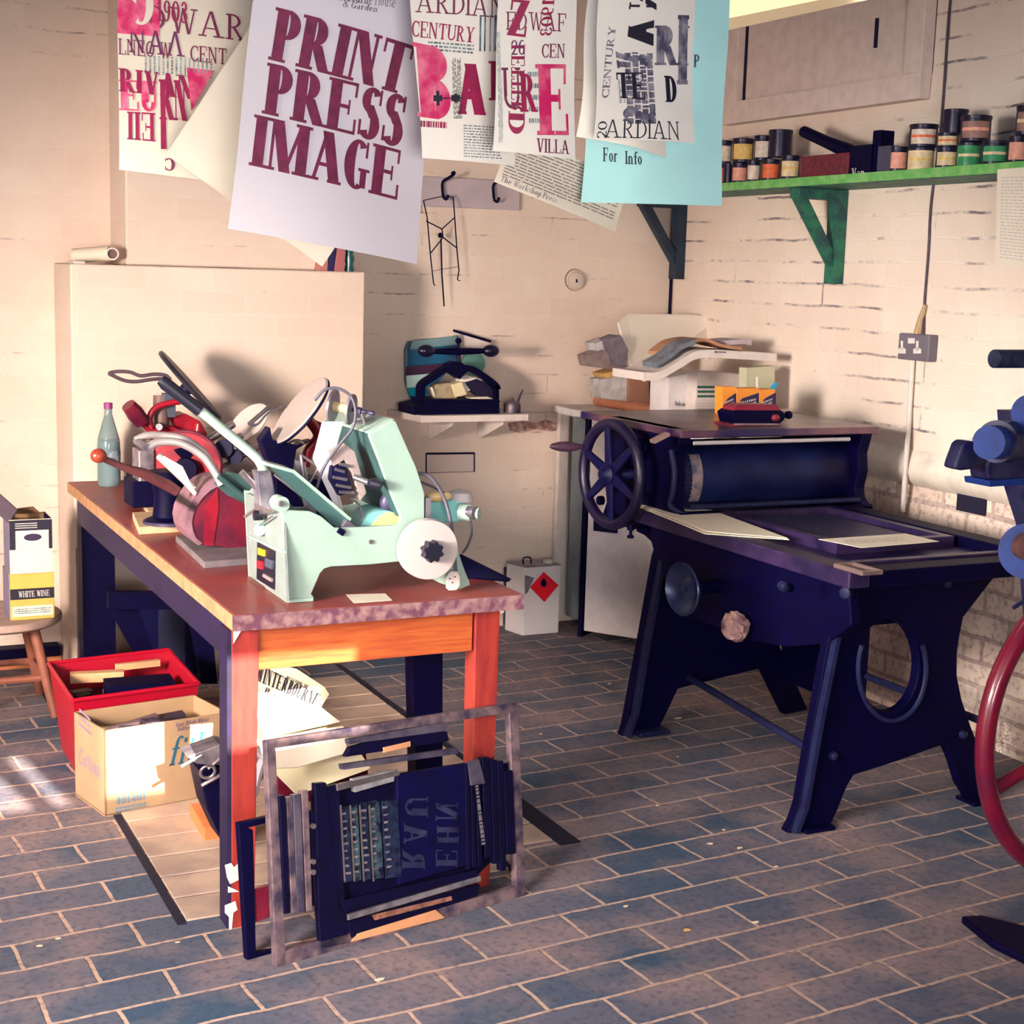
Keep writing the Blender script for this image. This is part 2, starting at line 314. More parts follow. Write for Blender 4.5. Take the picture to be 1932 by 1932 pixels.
    if ch == 'Z': return [_D(.14, 0, .5, 1, T), _R(.04, 0, .64, t), _R(.04, 1-t, .6, 1), _R(.04, .7, .1, 1), _R(.58, 0, .64, .3)], .68
    if ch == 'U': return [_R(x, .3, x+T, 1), _R(x-o, 1-s, x+T+o, 1), _R(x+.52, .3, x+.52+t, 1), _R(x+.52-o, 1-s, x+.52+t+o, 1)]+_A(x+.3, .32, .3, .32, 180, 360, .5*(T+t), t*1.2), x+.6+o
    if ch in 'OQ0': return _A(.34, .5, .33, .5, 0, 360, T, t, 28), .7
    if ch == 'C': return _A(.36, .5, .34, .5, 48, 312, T, t, 24)+[_R(.56, .66, .62, .98), _R(.56, .06, .62, .28)], .66
    if ch == 'G': return _A(.36, .5, .34, .5, 48, 300, T, t, 24)+[_R(.56, .66, .62, .98), _R(.46, .05, .62, .42), _R(.4, .38, .7, .38+s)], .72
    if ch == 'S': return _A(.32, .74, .26, .26, 30, 270, T*.8, t*1.3)+_A(.30, .26, .28, .28, -150, 90, T*.9, t*1.3)+[_D(.24, .66, .42, .40, T*.95), _R(.5, .68, .56, .98), _R(.04, .04, .1, .34)], .62
    if ch == '1': return [_R(.14, 0, .34, 1), _R(.04, 0, .44, s), _D(.08, .78, .2, 1, .12)], .48
    if ch == '2': return _A(.3, .72, .26, .28, -40, 180, T*.8, t)+[_D(.12, .02, .44, .5, T), _R(.04, 0, .58, .1)], .62
    if ch == '3': return _A(.28, .75, .24, .25, -90, 170, T*.8, t)+_A(.28, .27, .28, .28, -170, 90, T*.9, t), .6
    if ch in '69':
        r = _A(.3, .3, .27, .3, 0, 360, T*.85, t)+_A(.34, .5, .31, .5, 60, 200, T, t)
        return ([[(.6-a, 1-b) for a, b in q] for q in r] if ch == '9' else r), .62
    if ch == '4': return [_R(.34, 0, .52, 1), _R(.02, .25, .62, .34), _D(.08, .28, .42, 1, .1)], .66
    if ch == 'o': return _A(.26, .31, .24, .32, 0, 360, .15, .06, 20), .54
    if ch == 'e': return _A(.26, .31, .24, .32, 0, 320, .15, .06, 20)+[_R(.08, .3, .46, .36)], .54
    if ch == 'r': return st(.1, .15, 0, .62, 1, 0)+_A(.36, .46, .14, .16, 20, 180, .08, .07), .5
    if ch in 'nu':
        r = st(.08, .15, 0, .62, 1, 0)+st(.4, .15, 0, .45, 1, 0)+_A(.32, .42, .23, .2, 0, 150, .15, .08)
        return ([[(.66-a, .62-b) for a, b in q] for q in r] if ch == 'u' else r), .66
    if ch == 'i': return st(.08, .15, 0, .62, 1, 0)+_A(.155, .82, .09, .09, 0, 360, .08, .08, 8), .32
    if ch == 'f': return st(.14, .15, 0, .8, 1, 0)+_A(.36, .78, .22, .22, 40, 180, .15, .07)+[_R(.02, .55, .42, .61)], .46
    if ch == 's': return _A(.22, .46, .17, .17, 30, 270, .1, .06, 8)+_A(.22, .17, .18, .17, -150, 90, .11, .06, 8), .42
    if ch == '&': return _A(.32, .76, .18, .24, 0, 360, .1, .07, 14)+_A(.28, .28, .26, .29, 60, 330, .14, .08, 16)+[_D(.66, 0, .24, .74, .15), _D(.56, .12, .7, .46, .07)], .78
    if ch == 'l': return st(.08, .15), .31
    if ch == 't': return [_R(.1, .05, .25, .85), _R(0, .55, .38, .62)]+_A(.27, .14, .17, .14, 180, 320, .1, .06, 6), .42
    if ch == 'a': return _A(.22, .18, .18, .18, 0, 360, .1, .05, 10)+[_R(.3, 0, .44, .45)]+_A(.24, .44, .2, .18, 0, 160, .1, .05, 8), .5
    if ch == 'h': return st(.08, .15, 0, 1, 1, 1)+st(.4, .15, 0, .45, 1, 0)+_A(.32, .42, .23, .2, 0, 150, .15, .08), .66
    if ch == 'k': return st(.08, .15)+[_D(.26, .26, .5, .62, .07), _D(.52, 0, .3, .38, .14)], .62
    if ch == 'p': return st(.08, .15, -.3, .62, 1, 0)+_A(.22, .31, .3, .31, -90, 90, .14, .06), .56
    if ch == 'b': return st(.08, .15, 0, 1, 0, 1)+_A(.22, .31, .3, .31, -90, 90, .14, .06), .56
    if ch == 'd': return st(.36, .15, 0, 1, 1, 1)+_A(.37, .31, .3, .31, 90, 270, .14, .06), .58
    if ch == 'c': return _A(.28, .31, .24, .32, 45, 320, .15, .06, 16), .52
    if ch == 'm': return st(.08, .14, 0, .62, 1, 0)+st(.36, .14, 0, .45, 1, 0)+st(.64, .14, 0, .45, 1, 0)+_A(.3, .42, .2, .2, 0, 150, .13, .08)+_A(.58, .42, .2, .2, 0, 150, .13, .08), .88
    if ch == 'y': return [_D(.12, .62, .3, 0, .14), _D(.3, -.1, .5, .62, .06), _R(.1, -.3, .28, -.22), _D(.2, -.28, .3, 0, .07)], .56
    if ch == '.': return _A(.1, .08, .08, .08, 0, 360, .08, .08, 8), .22
    return [], .3
def word_quads(text, cond=1., track=.03, **k):
    out = []; x = 0
    for ch in text:
        g, w_ = glyph(ch, **k)
        out += [[(x+a*cond, b) for a, b in q] for q in g]; x += w_*cond+(track if ch != ' ' else 0)
    return [[(a/x, b) for a, b in q] for q in out]
def lerp(a, b, t): return a+(b-a)*t
def place(quads, corners, fn, mb, flip=False):
    """corners: pixel/uv BL, BR, TR, TL of the text box; fn maps them to a 3-D point."""
    BL, BR, TR, TL = corners
    for q in quads:
        pts = []
        for u, v in q:
            x = lerp(lerp(BL[0], BR[0], u), lerp(TL[0], TR[0], u), v); y = lerp(lerp(BL[1], BR[1], u), lerp(TL[1], TR[1], u), v)
            pts.append(fn(x, y))
        mb.add(pts, [tuple(range(len(pts)))])
    return mb
def lines_quads(n, fill=.5, seed=1, gap=.03, ragged=.3):
    """n rows of small word-like dashes in the unit square (text too small to read)"""
    rnd = random.Random(seed); out = []
    for r in range(n):
        y = 1-(r+.5)/n; h = fill/n/2; x = 0; end = 1-rnd.random()*ragged*(r % 5 == 4)
        while x < end-.02:
            w_ = rnd.uniform(.03, .11); w_ = min(w_, end-x); out.append(_R(x, y-h, x+w_, y+h)); x += w_+gap*rnd.uniform(.6, 1.2)
    return out
def plain_text(txt, size, M, material, name, parent, extr=.0002, align='LEFT', sx=1.):
    cu = bpy.data.curves.new('t', 'FONT'); cu.body = txt; cu.size = size; cu.extrude = extr; cu.align_x = align; cu.resolution_u = 2
    ob = bpy.data.objects.new('t', cu); COL.objects.link(ob); dg = bpy.context.evaluated_depsgraph_get()
    me = bpy.data.meshes.new_from_object(ob.evaluated_get(dg)); bpy.data.objects.remove(ob)
    me.transform(M @ Matrix.Diagonal((sx, 1, 1, 1)))
    me.transform(WM[parent.name].inverted()); me.materials.clear(); me.materials.append(material)
    o = bpy.data.objects.new(name, me); COL.objects.link(o); o.parent = parent; WM[o.name] = WM[parent.name].copy(); return o
def frame(o, x, y):
    """matrix with origin o, x right, y up"""
    x = Vector(x).normalized(); y = Vector(y); y = (y-x*y.dot(x)).normalized(); z = x.cross(y)
    M = Matrix((x, y, z)).transposed().to_4x4(); M.translation = Vector(o); return M
# ================================================================ HANGING PRINTS
class Sheet:
    """flat sheet of paper through four pixel corners on a plane; keeps a gentle curl"""
    def __init__(s, name, corners, Y, tilt, label, cat, material, curl=.01, group=None, thick=.0005, holes=None):
        s.n = Vector((tilt[0], -1, tilt[1])).normalized(); c = corners
        cx = sum(p[0] for p in c)/4; cy = sum(p[1] for p in c)/4
        s.p0 = aY(cx, cy, Y); s.c = [aP(x, y, s.p0, s.n) for x, y in c]   # BL BR TR TL
        s.curl = curl; s.t = thing(name, label, cat, s.c[3], group)
        s.ex = (s.c[1]-s.c[0]); s.W = s.ex.length; s.ex.normalize(); s.ey = s.n.cross(s.ex)*-1
        if s.ey.dot(s.c[3]-s.c[0]) < 0: s.ey = -s.ey
        s.H = (s.c[3]-s.c[0]).dot(s.ey)
        N = 14; vs = []
        for j in range(N+1):
            for i in range(N+1):
                u, v = i/N, j/N
                p = s.c[0].lerp(s.c[1], u).lerp(s.c[3].lerp(s.c[2], u), v); vs.append(s.bend(p))
        k = len(vs); vs2 = vs+[v-s.n*thick for v in vs]; fs = []
        for j in range(N):
            for i in range(N):
                a = j*(N+1)+i; fs += [(a, a+1, a+N+2, a+N+1), (a+k, a+N+1+k, a+N+2+k, a+1+k)]
        ed = [i for i in range(N+1)]+[N+(N+1)*j for j in range(1, N+1)]+[(N+1)*N+N-i for i in range(1, N+1)]+[(N+1)*(N-j) for j in range(1, N)]
        for a, b_ in zip(ed, ed[1:]+ed[:1]): fs.append((a, b_, b_+k, a+k))
        MB().add(vs2, fs).build('paper', material, s.t, smooth=True)
    def bend(s, p):
        d = p-s.c[0]; u = d.dot(s.ex)/s.W; v = d.dot(s.ey)/max(s.H, 1e-6)
        return p+s.n*s.curl*(math.sin(PI*u)*1.1+math.sin(2.2*PI*v+u*2)*.5*(1-v*.5)+.9*(u*u)*(1-v))
    def at(s, x, y): return s.bend(aP(x, y, s.p0, s.n))+s.n*.0009
    def text(s, txt, corners, material, name='lettering', cond=.8, track=.02, lift=0, **k):
        m = MB(); place(word_quads(txt, cond, track, **k), corners, lambda x, y: s.at(x, y)+s.n*lift, m); return m.build(name, material, s.t, merge=False)
    def quads(s, q, corners, material, name='small_print', lift=0):
        m = MB(); place(q, corners, lambda x, y: s.at(x, y)+s.n*lift, m); return m.build(name, material, s.t, merge=False)
def box4(x0, y0, x1, y1, slope=0, sh=0):   # BL BR TR TL; slope = rise of y per px, sh = top shifted right
    return [(x0, y1), (x1, y1+(x1-x0)*slope), (x1+sh, y0+(x1-x0)*slope), (x0+sh, y0)]
white = mat('poster_white', (222, 214, 222), .8); cream = mat('paper_cream', (226, 214, 196), .8, var=.05, vs=8)
tissue = mat('tissue', (242, 236, 226), .8, var=.06, vs=8); bluep = mat('pale_blue_paper', (184, 238, 238), .75, var=.07, vs=7)
wine = mat('wine_ink', (126, 38, 78), .6, var=.35, vs=60); wine2 = mat('wine_ink_dark', (104, 34, 84), .6)
mag = mat('magenta_ink', (206, 16, 96), .6, var=.3, vs=30, col2=(236, 120, 150)); mag2 = mat('magenta_ink_deep', (160, 8, 78), .6, var=.3, vs=40)
ink = mat('black_ink', (22, 18, 42), .6); ink2 = mat('grey_ink', (74, 70, 92), .7, var=.4, vs=50, col2=(150, 146, 160)); ink3 = mat('teal_ink', (70, 96, 108), .7, var=.4, vs=50, col2=(150, 170, 172))
GP = 'prints hanging to dry'
TOP = -70
# far left magenta print
s = Sheet('letterpress_print', [(225, 320), (466, 352), (475, TOP), (222, TOP)], 2.72, (.05, 0), 'far left hanging print, magenta letters overprinted and some reversed', 'print', cream, .008, GP)
s.quads([_R(0, 0, 1, 1)], box4(222, -60, 300, 62, .1), mag, 'ink_block')
s.text('O', box4(242, -30, 292, 45, .1), cream, 'knocked_out_letter', lift=.0004)
s.text('EDWAR', box4(236, 4, 464, 52, .12), wine, cond=.9, T=.1, t=.05)
s.text('1903', box4(294, 0, 352, 40, .1), mag2, cond=.7, lift=.0003)
s.text('LNEO W', box4(224, 72, 322, 102, .1), wine, T=.12, lift=.0002)
s.text('NAΛ', box4(244, 52, 348, 98, .1), wine2, cond=.9, T=.12)
s.text('CENT', box4(356, 86, 426, 116, .1), wine, T=.13)
s.text('RIVAN', box4(224, 128, 362, 172, .12), mag2, T=.24, cond=.8)
s.text('EU', box4(224, 150, 296, 208, .06), mag, cond=1., T=.3)
s.text('RN', box4(298, 150, 350, 226, .06), mag2, cond=.8, T=.3, lift=.0003)
s.quads([[(0, 0), (1, .9), (1, 1), (0, 1)]], [(358, 210), (402, 134), (402, 134), (350, 128)], mag, 'ink_block')
s.text('EIIJ', [(290, 214), (226, 210), (226, 262), (290, 268)], mag2, T=.2, lift=.0002)
s.quads([_R(0, 0, 1, 1)], box4(300, 226, 310, 282), mag2, 'ink_block')
s.text('C', [(326, 300), (306, 298), (306, 322), (326, 324)], wine)
s.quads(lines_quads(16, .4, 4), [(270, 105), (270, 140), (400, 150), (400, 112)], ink3, 'small_print')
# big blank sheet turned on its corner behind the poster
s = Sheet('blank_sheet', [(313, 291), (606, 503), (800, 222), (506, 0)], 2.6, (.0, 0), 'blank cream sheet hanging askew behind the PRINT PRESS IMAGE poster', 'sheet', cream, .004, GP)
# main poster
s = Sheet('poster', [(430, 431), (778, 499), (838, TOP+20), (490, TOP-30)], 2.42, (.10, .05), 'large white poster with PRINT PRESS IMAGE in wine-coloured capitals', 'poster', white, .012, GP)
s.text('PRINT', [(505, 112), (758, 182), (779, 90), (519, 14)], wine, cond=.86, track=.0, T=.28, lift=.0004)
s.text('PRESS', [(491, 214), (756, 280), (768, 184), (504, 118)], wine, cond=.9, track=.0, T=.28, lift=.0004)
s.text('IMAGE', [(465, 312), (745, 379), (758, 286), (478, 216)], wine, cond=.86, track=.0, T=.28, lift=.0004)
s.text('Winterbourne House', box4(600, -22, 738, 0, .13, 3), ink2, 'small_print', T=.12, t=.06)
s.text('& Garden', box4(638, 4, 704, 16, .16, 3), ink2, 'small_print', T=.12, t=.06)
# CENTURY print
s = Sheet('letterpress_print', [(797, 298), (966, 314), (990, TOP), (772, TOP)], 2.3, (.02, 0), 'hanging print with CENTURY above a large magenta B and small A', 'print', tissue, .008, GP)
s.text('ARDIAN', box4(786, -18, 950, 22, .09), wine, T=.1, t=.05, cond=1.)
s.text('CENTURY', [(779, 68), (890, 82), (893, 54), (780, 37)], mag2, T=.14)
s.text('B', [(787, 220), (850, 230), (852, 96), (780, 78)], mag, T=.32, t=.1, lift=.0002)
s.text('A', box4(858, 120, 914, 216, .05), mag2, T=.34, t=.16, o=.1, lift=.0002)
s.text('I', box4(918, 116, 948, 190), mag2, T=.3)
s.quads(lines_quads(1, .9, 3), box4(792, 227, 838, 240, .08), mag2)
s.quads(lines_quads(12, .35, 5), box4(868, 235, 940, 298, .06), ink3)
s.quads(lines_quads(3, .5, 8), box4(808, 76, 890, 96, .1), ink3)
s.quads([_R(0, 0, .1, 1), _R(.25, 0, .34, 1), _R(.55, 0, .62, 1), _R(.8, 0, .95, 1)], box4(900, 30, 935, 98), ink3, 'ink_bars')
s.quads([_R(0, .3, .3, .7), _R(.1, 0, .2, 1), _R(.2, .45, 1, .55), _R(.72, .2, .8, .8), _R(.6, .3, .9, .7)], box4(815, 172, 868, 200), ink, 'ink_marks', lift=.0006)
s.quads(lines_quads(9, .5, 9), [(850, 225), (850, 110), (866, 110), (866, 225)], ink, lift=.0006)
# E / VILLA print
s = Sheet('letterpress_print', [(930, 284), (1080, 302), (1086, TOP), (944, TOP)], 2.2, (-.03, 0), 'hanging print with a large magenta E over the word VILLA', 'print', tissue, .008, GP)
s.text('Z', [(955, 66), (992, 72), (1000, 4), (962, -2)], mag2, T=.26, lift=.0006)
s.text('EDWAF', box4(955, 22, 1066, 56, .05), wine, T=.1, t=.05)
s.text('1903', [(1040, 0), (1036, 70), (1014, 72), (1018, 0)], mag2, T=.18, lift=.0005)
s.text('26', box4(963, 76, 989, 104), wine2, T=.16)
s.text('CEN', box4(1018, 84, 1064, 110), wine, T=.14)
s.text('LETTER', [(988, 84), (984, 216), (960, 214), (964, 84)], mag2, T=.2)
s.text('U', box4(945, 128, 980, 206), wine, T=.12, t=.07, lift=.0004)
s.text('R', box4(976, 140, 1008, 212, .02), mag2, T=.24, lift=.0008)
s.text('D', [(984, 212), (984, 258), (954, 256), (956, 210)], mag2, T=.2)
s.text('E', box4(1006, 122, 1072, 256, 0, 0), mag, T=.3, t=.1, lift=.0003)
s.text('VILLA', box4(1004, 262, 1069, 288, .06), wine, T=.16)
s.quads(lines_quads(10, .4, 12), [(938, 60), (938, 270), (946, 270), (944, 60)], ink3)
s.quads(lines_quads(5, .4, 14, .06), box4(992, 130, 1016, 240), ink3)
# tilted page of small print
s = Sheet('printed_page', [(932, 343), (1158, 437), (1188, 345), (966, 250)], 2.55, (0, .05), 'tilted page of small type hanging between the magenta prints and blue sheet', 'page', cream, .004, GP)
s.quads(lines_quads(13, .36, 21, .012), [(946, 331), (1154, 416), (1180, 342), (970, 258)], mat('faded_ink', (132, 116, 122), .7))
s.text('The Workshop Press', [(942, 341), (1046, 384), (1050, 374), (946, 331)], ink2, 'small_print', T=.12)
# pale blue sheet
s = Sheet('blue_sheet', [(1096, 382), (1353, 389), (1380, TOP), (1122, TOP)], 2.5, (0, 0), 'pale blue sheet hanging at the right, lettered For Info', 'sheet', bluep, .012, GP)
s.text('For', box4(1132, 279, 1158, 305, .06), ink, T=.16)
s.text('Info', box4(1171, 286, 1202, 310, .05), ink, T=.16)
s.text('P', box4(1303, 104, 1315, 128), ink2, T=.18)
# curled tissue below
s = Sheet('tissue_sheet', [(1087, 258), (1240, 303), (1262, 90), (1120, TOP)], 2.44, (.1, .1), 'cream tissue curling out under the black-lettered print', 'sheet', tissue, .02, GP)
# black lettered tissue
s = Sheet('tissue_print', [(1120, 262), (1301, 271), (1310, TOP), (1132, TOP)], 2.36, (.05, 0), 'white tissue print with black letters, ED and ARDIAN, over the blue sheet', 'print', tissue, .012, GP)
s.text('CENTURY', [(1142, 186), (1160, 50), (1148, 48), (1130, 186)], ink2, T=.13)
s.text('N', [(1228, -22), (1230, 26), (1180, 24), (1184, -24)], ink, T=.2)
s.text('A', [(1226, 40), (1226, 90), (1178, 84), (1182, 40)], ink, T=.4, t=.2, lift=.0004)
s.text('TE', [(1156, 186), (1208, 190), (1208, 138), (1156, 138)], ink, T=.22, lift=.0006)
s.text('D', box4(1246, 144, 1272, 194, .02), ink, T=.26)
s.text('R', [(1160, 130), (1158, 98), (1222, 98), (1224, 130)], ink2, T=.3)
s.text('RI', box4(1228, 50, 1298, 124), ink2, T=.3)
s.text('I', box4(1272, 30, 1296, 160), ink2, T=.5)
s.text('S', [(1222, 198), (1224, 236), (1166, 232), (1166, 200)], ink2, T=.3)
s.text('ARDIAN', box4(1136, 226, 1272, 260, .04), ink, T=.08, t=.05, lift=.0006)
s.text('20', [(1140, 262), (1140, 228), (1126, 228), (1124, 262)], ink, T=.14)
s.quads(lines_quads(12, .4, 31, .05), box4(1160, 150, 1222, 196), ink2)
s.quads(lines_quads(4, .8, 33, .02), [(1172, 235), (1172, 100), (1226, 100), (1226, 235)], ink2)
# drying lines they hang from (just above the picture)
ln = MB(); ln.cyl(aY(150, -70, 2.75), aY(1000, -70, 2.5), .0018, 8); ln.cyl(aY(760, -72, 2.28), aY(1480, -72, 2.5), .0018, 8)
tag(ln.build('drying_line', mat('string', (180, 160, 150), .8)), 'string drying line above the hanging prints', 'string')
# ================================================================ WORKBENCH
navy = mat('navy_black', (4, 1, 44), .6, var=.3, vs=30, spec=.12); navy2 = mat('dark_iron', (14, 14, 56), .5, var=.4, vs=25, spec=.2, col2=(6, 4, 56)); black = mat('black_rubber', (18, 16, 36), .45)
ironw = mat('worn_iron', (72, 66, 98), .45, metal=.2, var=.5, vs=30, col2=(40, 34, 62)); steel = mat('steel', (190, 180, 186), .28, metal=.85, var=.3, vs=25); steel2 = mat('dull_steel', (160, 152, 160), .42, metal=.6, var=.35, vs=25, col2=(110, 104, 120))
topm = mat('bench_top', (152, 60, 56), .4, var=.5, vs=7, col2=(128, 56, 62), coat=.08, bump=.1); edgew = mat('bench_edge_wood', (190, 142, 104), .6, var=.3, vs=30); edgep = mat('bench_edge_strip', (104, 60, 80), .45, var=.5, vs=40, col2=(160, 124, 122))
orange = mat('varnished_rail', (186, 94, 44), .45, vs=9, col2=(166, 70, 40), stretch=(1, 1, 14), bump=.05); redw = mat('red_leg_wood', (158, 50, 40), .5, vs=10, col2=(134, 38, 38), stretch=(6, 6, 1)); darkw = mat('dark_wood', (30, 14, 62), .6, var=.5, vs=20)
whitep = mat('white_paint', (224, 212, 206), .7, var=.1, vs=20); greyp = mat('grey_paint', (186, 178, 180), .6, var=.12, vs=15)
tb = thing('workbench', 'long wooden workbench with worn red-brown top, orange end rail and paint-chipped near leg', 'workbench', (1.2, 4.2, 0))
X0, X1, Y0, Y1, ZT = .862, 1.572, 3.155, 5.315, .74
MB().bb(X0, X1, Y0+.004, Y1, ZT-.034, ZT).build('tabletop', topm, tb, bevel=.003)
MB().bb(X0-.003, X0, Y0, Y1, ZT-.036, ZT-.001).build('edge_strip', edgew, tb)
MB().bb(X0-.003, X1, Y0-.002, Y0+.004, ZT-.036, ZT-.001).build('edge_strip', edgep, tb)
MB().bb(.925, 1.452, 3.185, 3.21, .603, .703).build('end_rail', orange, tb, bevel=.002)
MB().bb(.93, 1.45, 3.25, 3.27, .60, .70).build('side_rail', darkw, tb)
MB().bb(.872, .89, 3.25, 5.2, .615, .70).build('side_rail', darkw, tb); MB().bb(1.5, 1.52, 3.25, 5.2, .615, .70).build('side_rail', darkw, tb)
LEG0 = MB().prism([(.862, 3.178, .705), (.925, 3.178, .705), (.915, 3.178, 0), (.862, 3.178, 0)], (0, .06, 0)).build('leg', redw, tb, bevel=.002)
MB().bb(.852, .8615, 3.18, 3.245, 0, .70).build('leg_facing', darkw, tb)
MB().prism([(1.456, 3.178, .705), (1.521, 3.178, .705), (1.513, 3.178, 0), (1.462, 3.178, 0)], (0, .06, 0)).build('leg', redw, tb, bevel=.002)
MB().bb(.875, .985, 5.14, 5.22, 0, .705).build('leg', navy, tb); MB().bb(1.44, 1.51, 5.14, 5.22, 0, .705).build('leg', navy, tb)
MB().prism([aY(779, 1228, 3.62), aY(835, 1228, 3.62), aY(835, 1475, 3.62), aY(785, 1480, 3.62)], (0, .06, 0)).build('leg', navy, tb)
MB().prism([aY(884, 1222, 3.45), aY(906, 1220, 3.45), aY(900, 1560, 3.45), aY(880, 1565, 3.45)], (0, .02, 0)).build('leg_facing', mat('grey_wood', (118, 100, 104), .6, var=.4, vs=20), tb)
# white paint torn on the near leg, pale veneer strip along the rail
for pts in ([(424, 1632), (436, 1628), (442, 1636), (456, 1622), (460, 1650), (450, 1660), (434, 1668), (428, 1655)], [(430, 1672), (452, 1682), (430, 1684)], [(424, 1708), (444, 1700), (448, 1716), (440, 1722), (436, 1765), (432, 1765), (432, 1730), (424, 1722)], [(440, 1190), (458, 1184), (449, 1200), (440, 1215)]):
    MB().prism(Yp(pts, 3.1765), (0, -.001, 0)).build('torn_paint', whitep, LEG0)
MB().prism(Yp([(700, 1162), (948, 1139), (951, 1156), (945, 1156), (942, 1145), (700, 1168)], 3.176), (0, -.001, 0)).build('veneer_strip', mat('veneer_pale', (232, 214, 190), .6), tb)
# pale card, wooden shim
c = thing('card', 'small blank white card lying on the bench top in front of the mint machine', 'card', aZ(695, 1128, ZT+.001))
MB().prism(Zp([(653, 1122), (727, 1120), (740, 1133), (668, 1138)], ZT+.0005), (0, 0, .0008)).build('card', cream, c)
c = thing('wooden_wedge', 'dark wedge-shaped board lying at the right edge of the bench top', 'board', aZ(925, 1078, ZT))
MB().prism([aZ(866, 1086, ZT)+Vector((0, 0, .055)), aZ(962, 1096, ZT)+Vector((0, 0, .004)), aZ(958, 1098, ZT), aZ(866, 1090, ZT)], (.006, .004, .0)).build('board', navy, c)
# ---------------------------------------------------------------- water bottle
bp = aZ(206, 916, ZT); bt = thing('water_bottle', 'clear plastic water bottle with a purple cap on the far left of the bench', 'bottle', bp)
pet = mat('clear_plastic', (196, 226, 232), .12, trans=.75, spec=.5)
H = (aY(206, 760, bp.y).z-ZT)
MB().lathe([(.034, 0), (.039, .01), (.039, H*.28), (.037, H*.4), (.039, H*.44), (.037, H*.56), (.018, H*.8), (.013, H*.86), (.013, H*.93)], bp, n=24).build('body', pet, bt, smooth=True)
MB().lathe([(.034, .004), (.036, .012), (.0355, H*.54)], bp, n=24).build('water', mat('water', (168, 214, 224), .1, trans=.6), bt, smooth=True)
MB().lathe([(.0395, H*.3), (.0398, H*.31), (.0398, H*.42), (.0395, H*.43)], bp, n=24).build('label', mat('bottle_label', (60, 70, 96), .5, var=.5, vs=40, col2=(170, 190, 200)), bt, smooth=True)
MB().lathe([(.015, H*.93), (.015, H)], bp, n=18).build('cap', mat('purple_cap', (150, 60, 130), .4), bt)
MB().lathe([(.03, .001), (.036, .004), (.03, .012)], bp, n=16).build('base', mat('bottle_base', (90, 200, 214), .2, trans=.4), bt)

# ================================================================ MINT MACHINE
mint = mat('mint_enamel', (162, 188, 176), .38, var=.08, vs=12, coat=.2); mintd = mat('grey_enamel', (136, 146, 144), .45, var=.15, vs=14); mg = mat('dark_green_paint', (58, 92, 92), .5, var=.3, vs=20)
pos = aZ(545, 1137, ZT); YM = pos.y
mm = thing('numbering_machine', 'mint-green enamelled tabletop machine with white disc wheel at the near end of the bench', 'machine', (pos.x+.15, YM+.1, ZT))
out = [(541, 1138), (592, 1135), (592, 1126), (587, 1121), (604, 1082), (612, 1073), (625, 1069), (700, 1065), (768, 1058), (800, 1085), (830, 1100), (868, 1112), (887, 1104), (886, 1098), (877, 1076), (862, 1032), (846, 1000), (801, 985), (801, 930), (785, 880), (769, 845), (747, 795), (741, 793), (697, 818), (697, 824), (716, 872), (735, 925), (756, 976), (753, 988), (744, 991), (700, 994), (632, 996), (606, 974), (586, 965), (533, 962)]
MB().prism(Yp(out, YM), (0, .012, 0)).build('side_plate', mint, mm, bevel=.002)
MB().prism([p+Vector((0, .31, 0)) for p in Yp(out, YM)], (0, .01, 0)).build('side_plate', mint, mm)
for q in ([(541, 1138), (592, 1135), (592, 1128), (541, 1131)],): MB().prism(Yp(q, YM-.008), (0, .175, 0)).build('foot', mint, mm, bevel=.002)
pl = aY(545, 1137, YM); xl = aY(535, 965, YM).x
def XL(pts, dx=0): return Xp(pts, xl+dx)
MB().prism(XL([(534, 964), (466, 930), (470, 1086), (541, 1136)]), (.006, 0, 0)).build('control_box', mintd, mm)
MB().prism(XL([(470, 1010), (536, 1040), (536, 1044), (470, 1014)], -.004), (.006, 0, 0)).build('ledge', mint, mm)
MB().prism(XL([(485, 1023), (518, 1040), (517, 1113), (484, 1092)], -.003), (.004, 0, 0)).build('switch_panel', black, mm); SWP = [o for o in mm.children if o.name.startswith('switch_panel')][0]
for q, c in (([(486, 1033), (497, 1038), (497, 1050), (486, 1046)], (226, 176, 40)), ([(484, 1057), (493, 1060), (493, 1074), (484, 1071)], (214, 30, 50)), ([(500, 1052), (514, 1058), (512, 1074), (499, 1068)], (70, 76, 96)), ([(496, 1082), (512, 1092), (511, 1098), (495, 1088)], (150, 130, 130))):
    MB().prism(XL(q, -.008), (.005, 0, 0)).build('push_button', mat('btn%d' % c[0], c, .4), SWP)
lt = MB(); lt.prism(XL([(478, 950), (500, 940), (514, 965), (486, 972)], -.02), (.02, 0, 0)); lt.cyl(XL([(462, 975)], -.03)[0], XL([(486, 958)], -.01)[0], .004); lt.cyl(XL([(488, 992)], -.012)[0], XL([(514, 974)], -.012)[0], .002); lt.build('latch', steel, mm)
lt = MB(); lt.lathe([(.012, 0), (.012, .02)], XL([(495, 972)], -.01)[0], (-1, 0, 0)); lt.build('latch_screw', black, mm)
MB().cyl(XL([(490, 1000)], -.012)[0], XL([(490, 1000)], 0)[0], .014).build('counter', mat('mint_deep', (130, 196, 196), .4), mm, smooth=True)
MB().prism(XL([(466, 930), (500, 948), (500, 930), (478, 918)], .01), (.006, 0, 0)).build('bracket', mintd, mm)
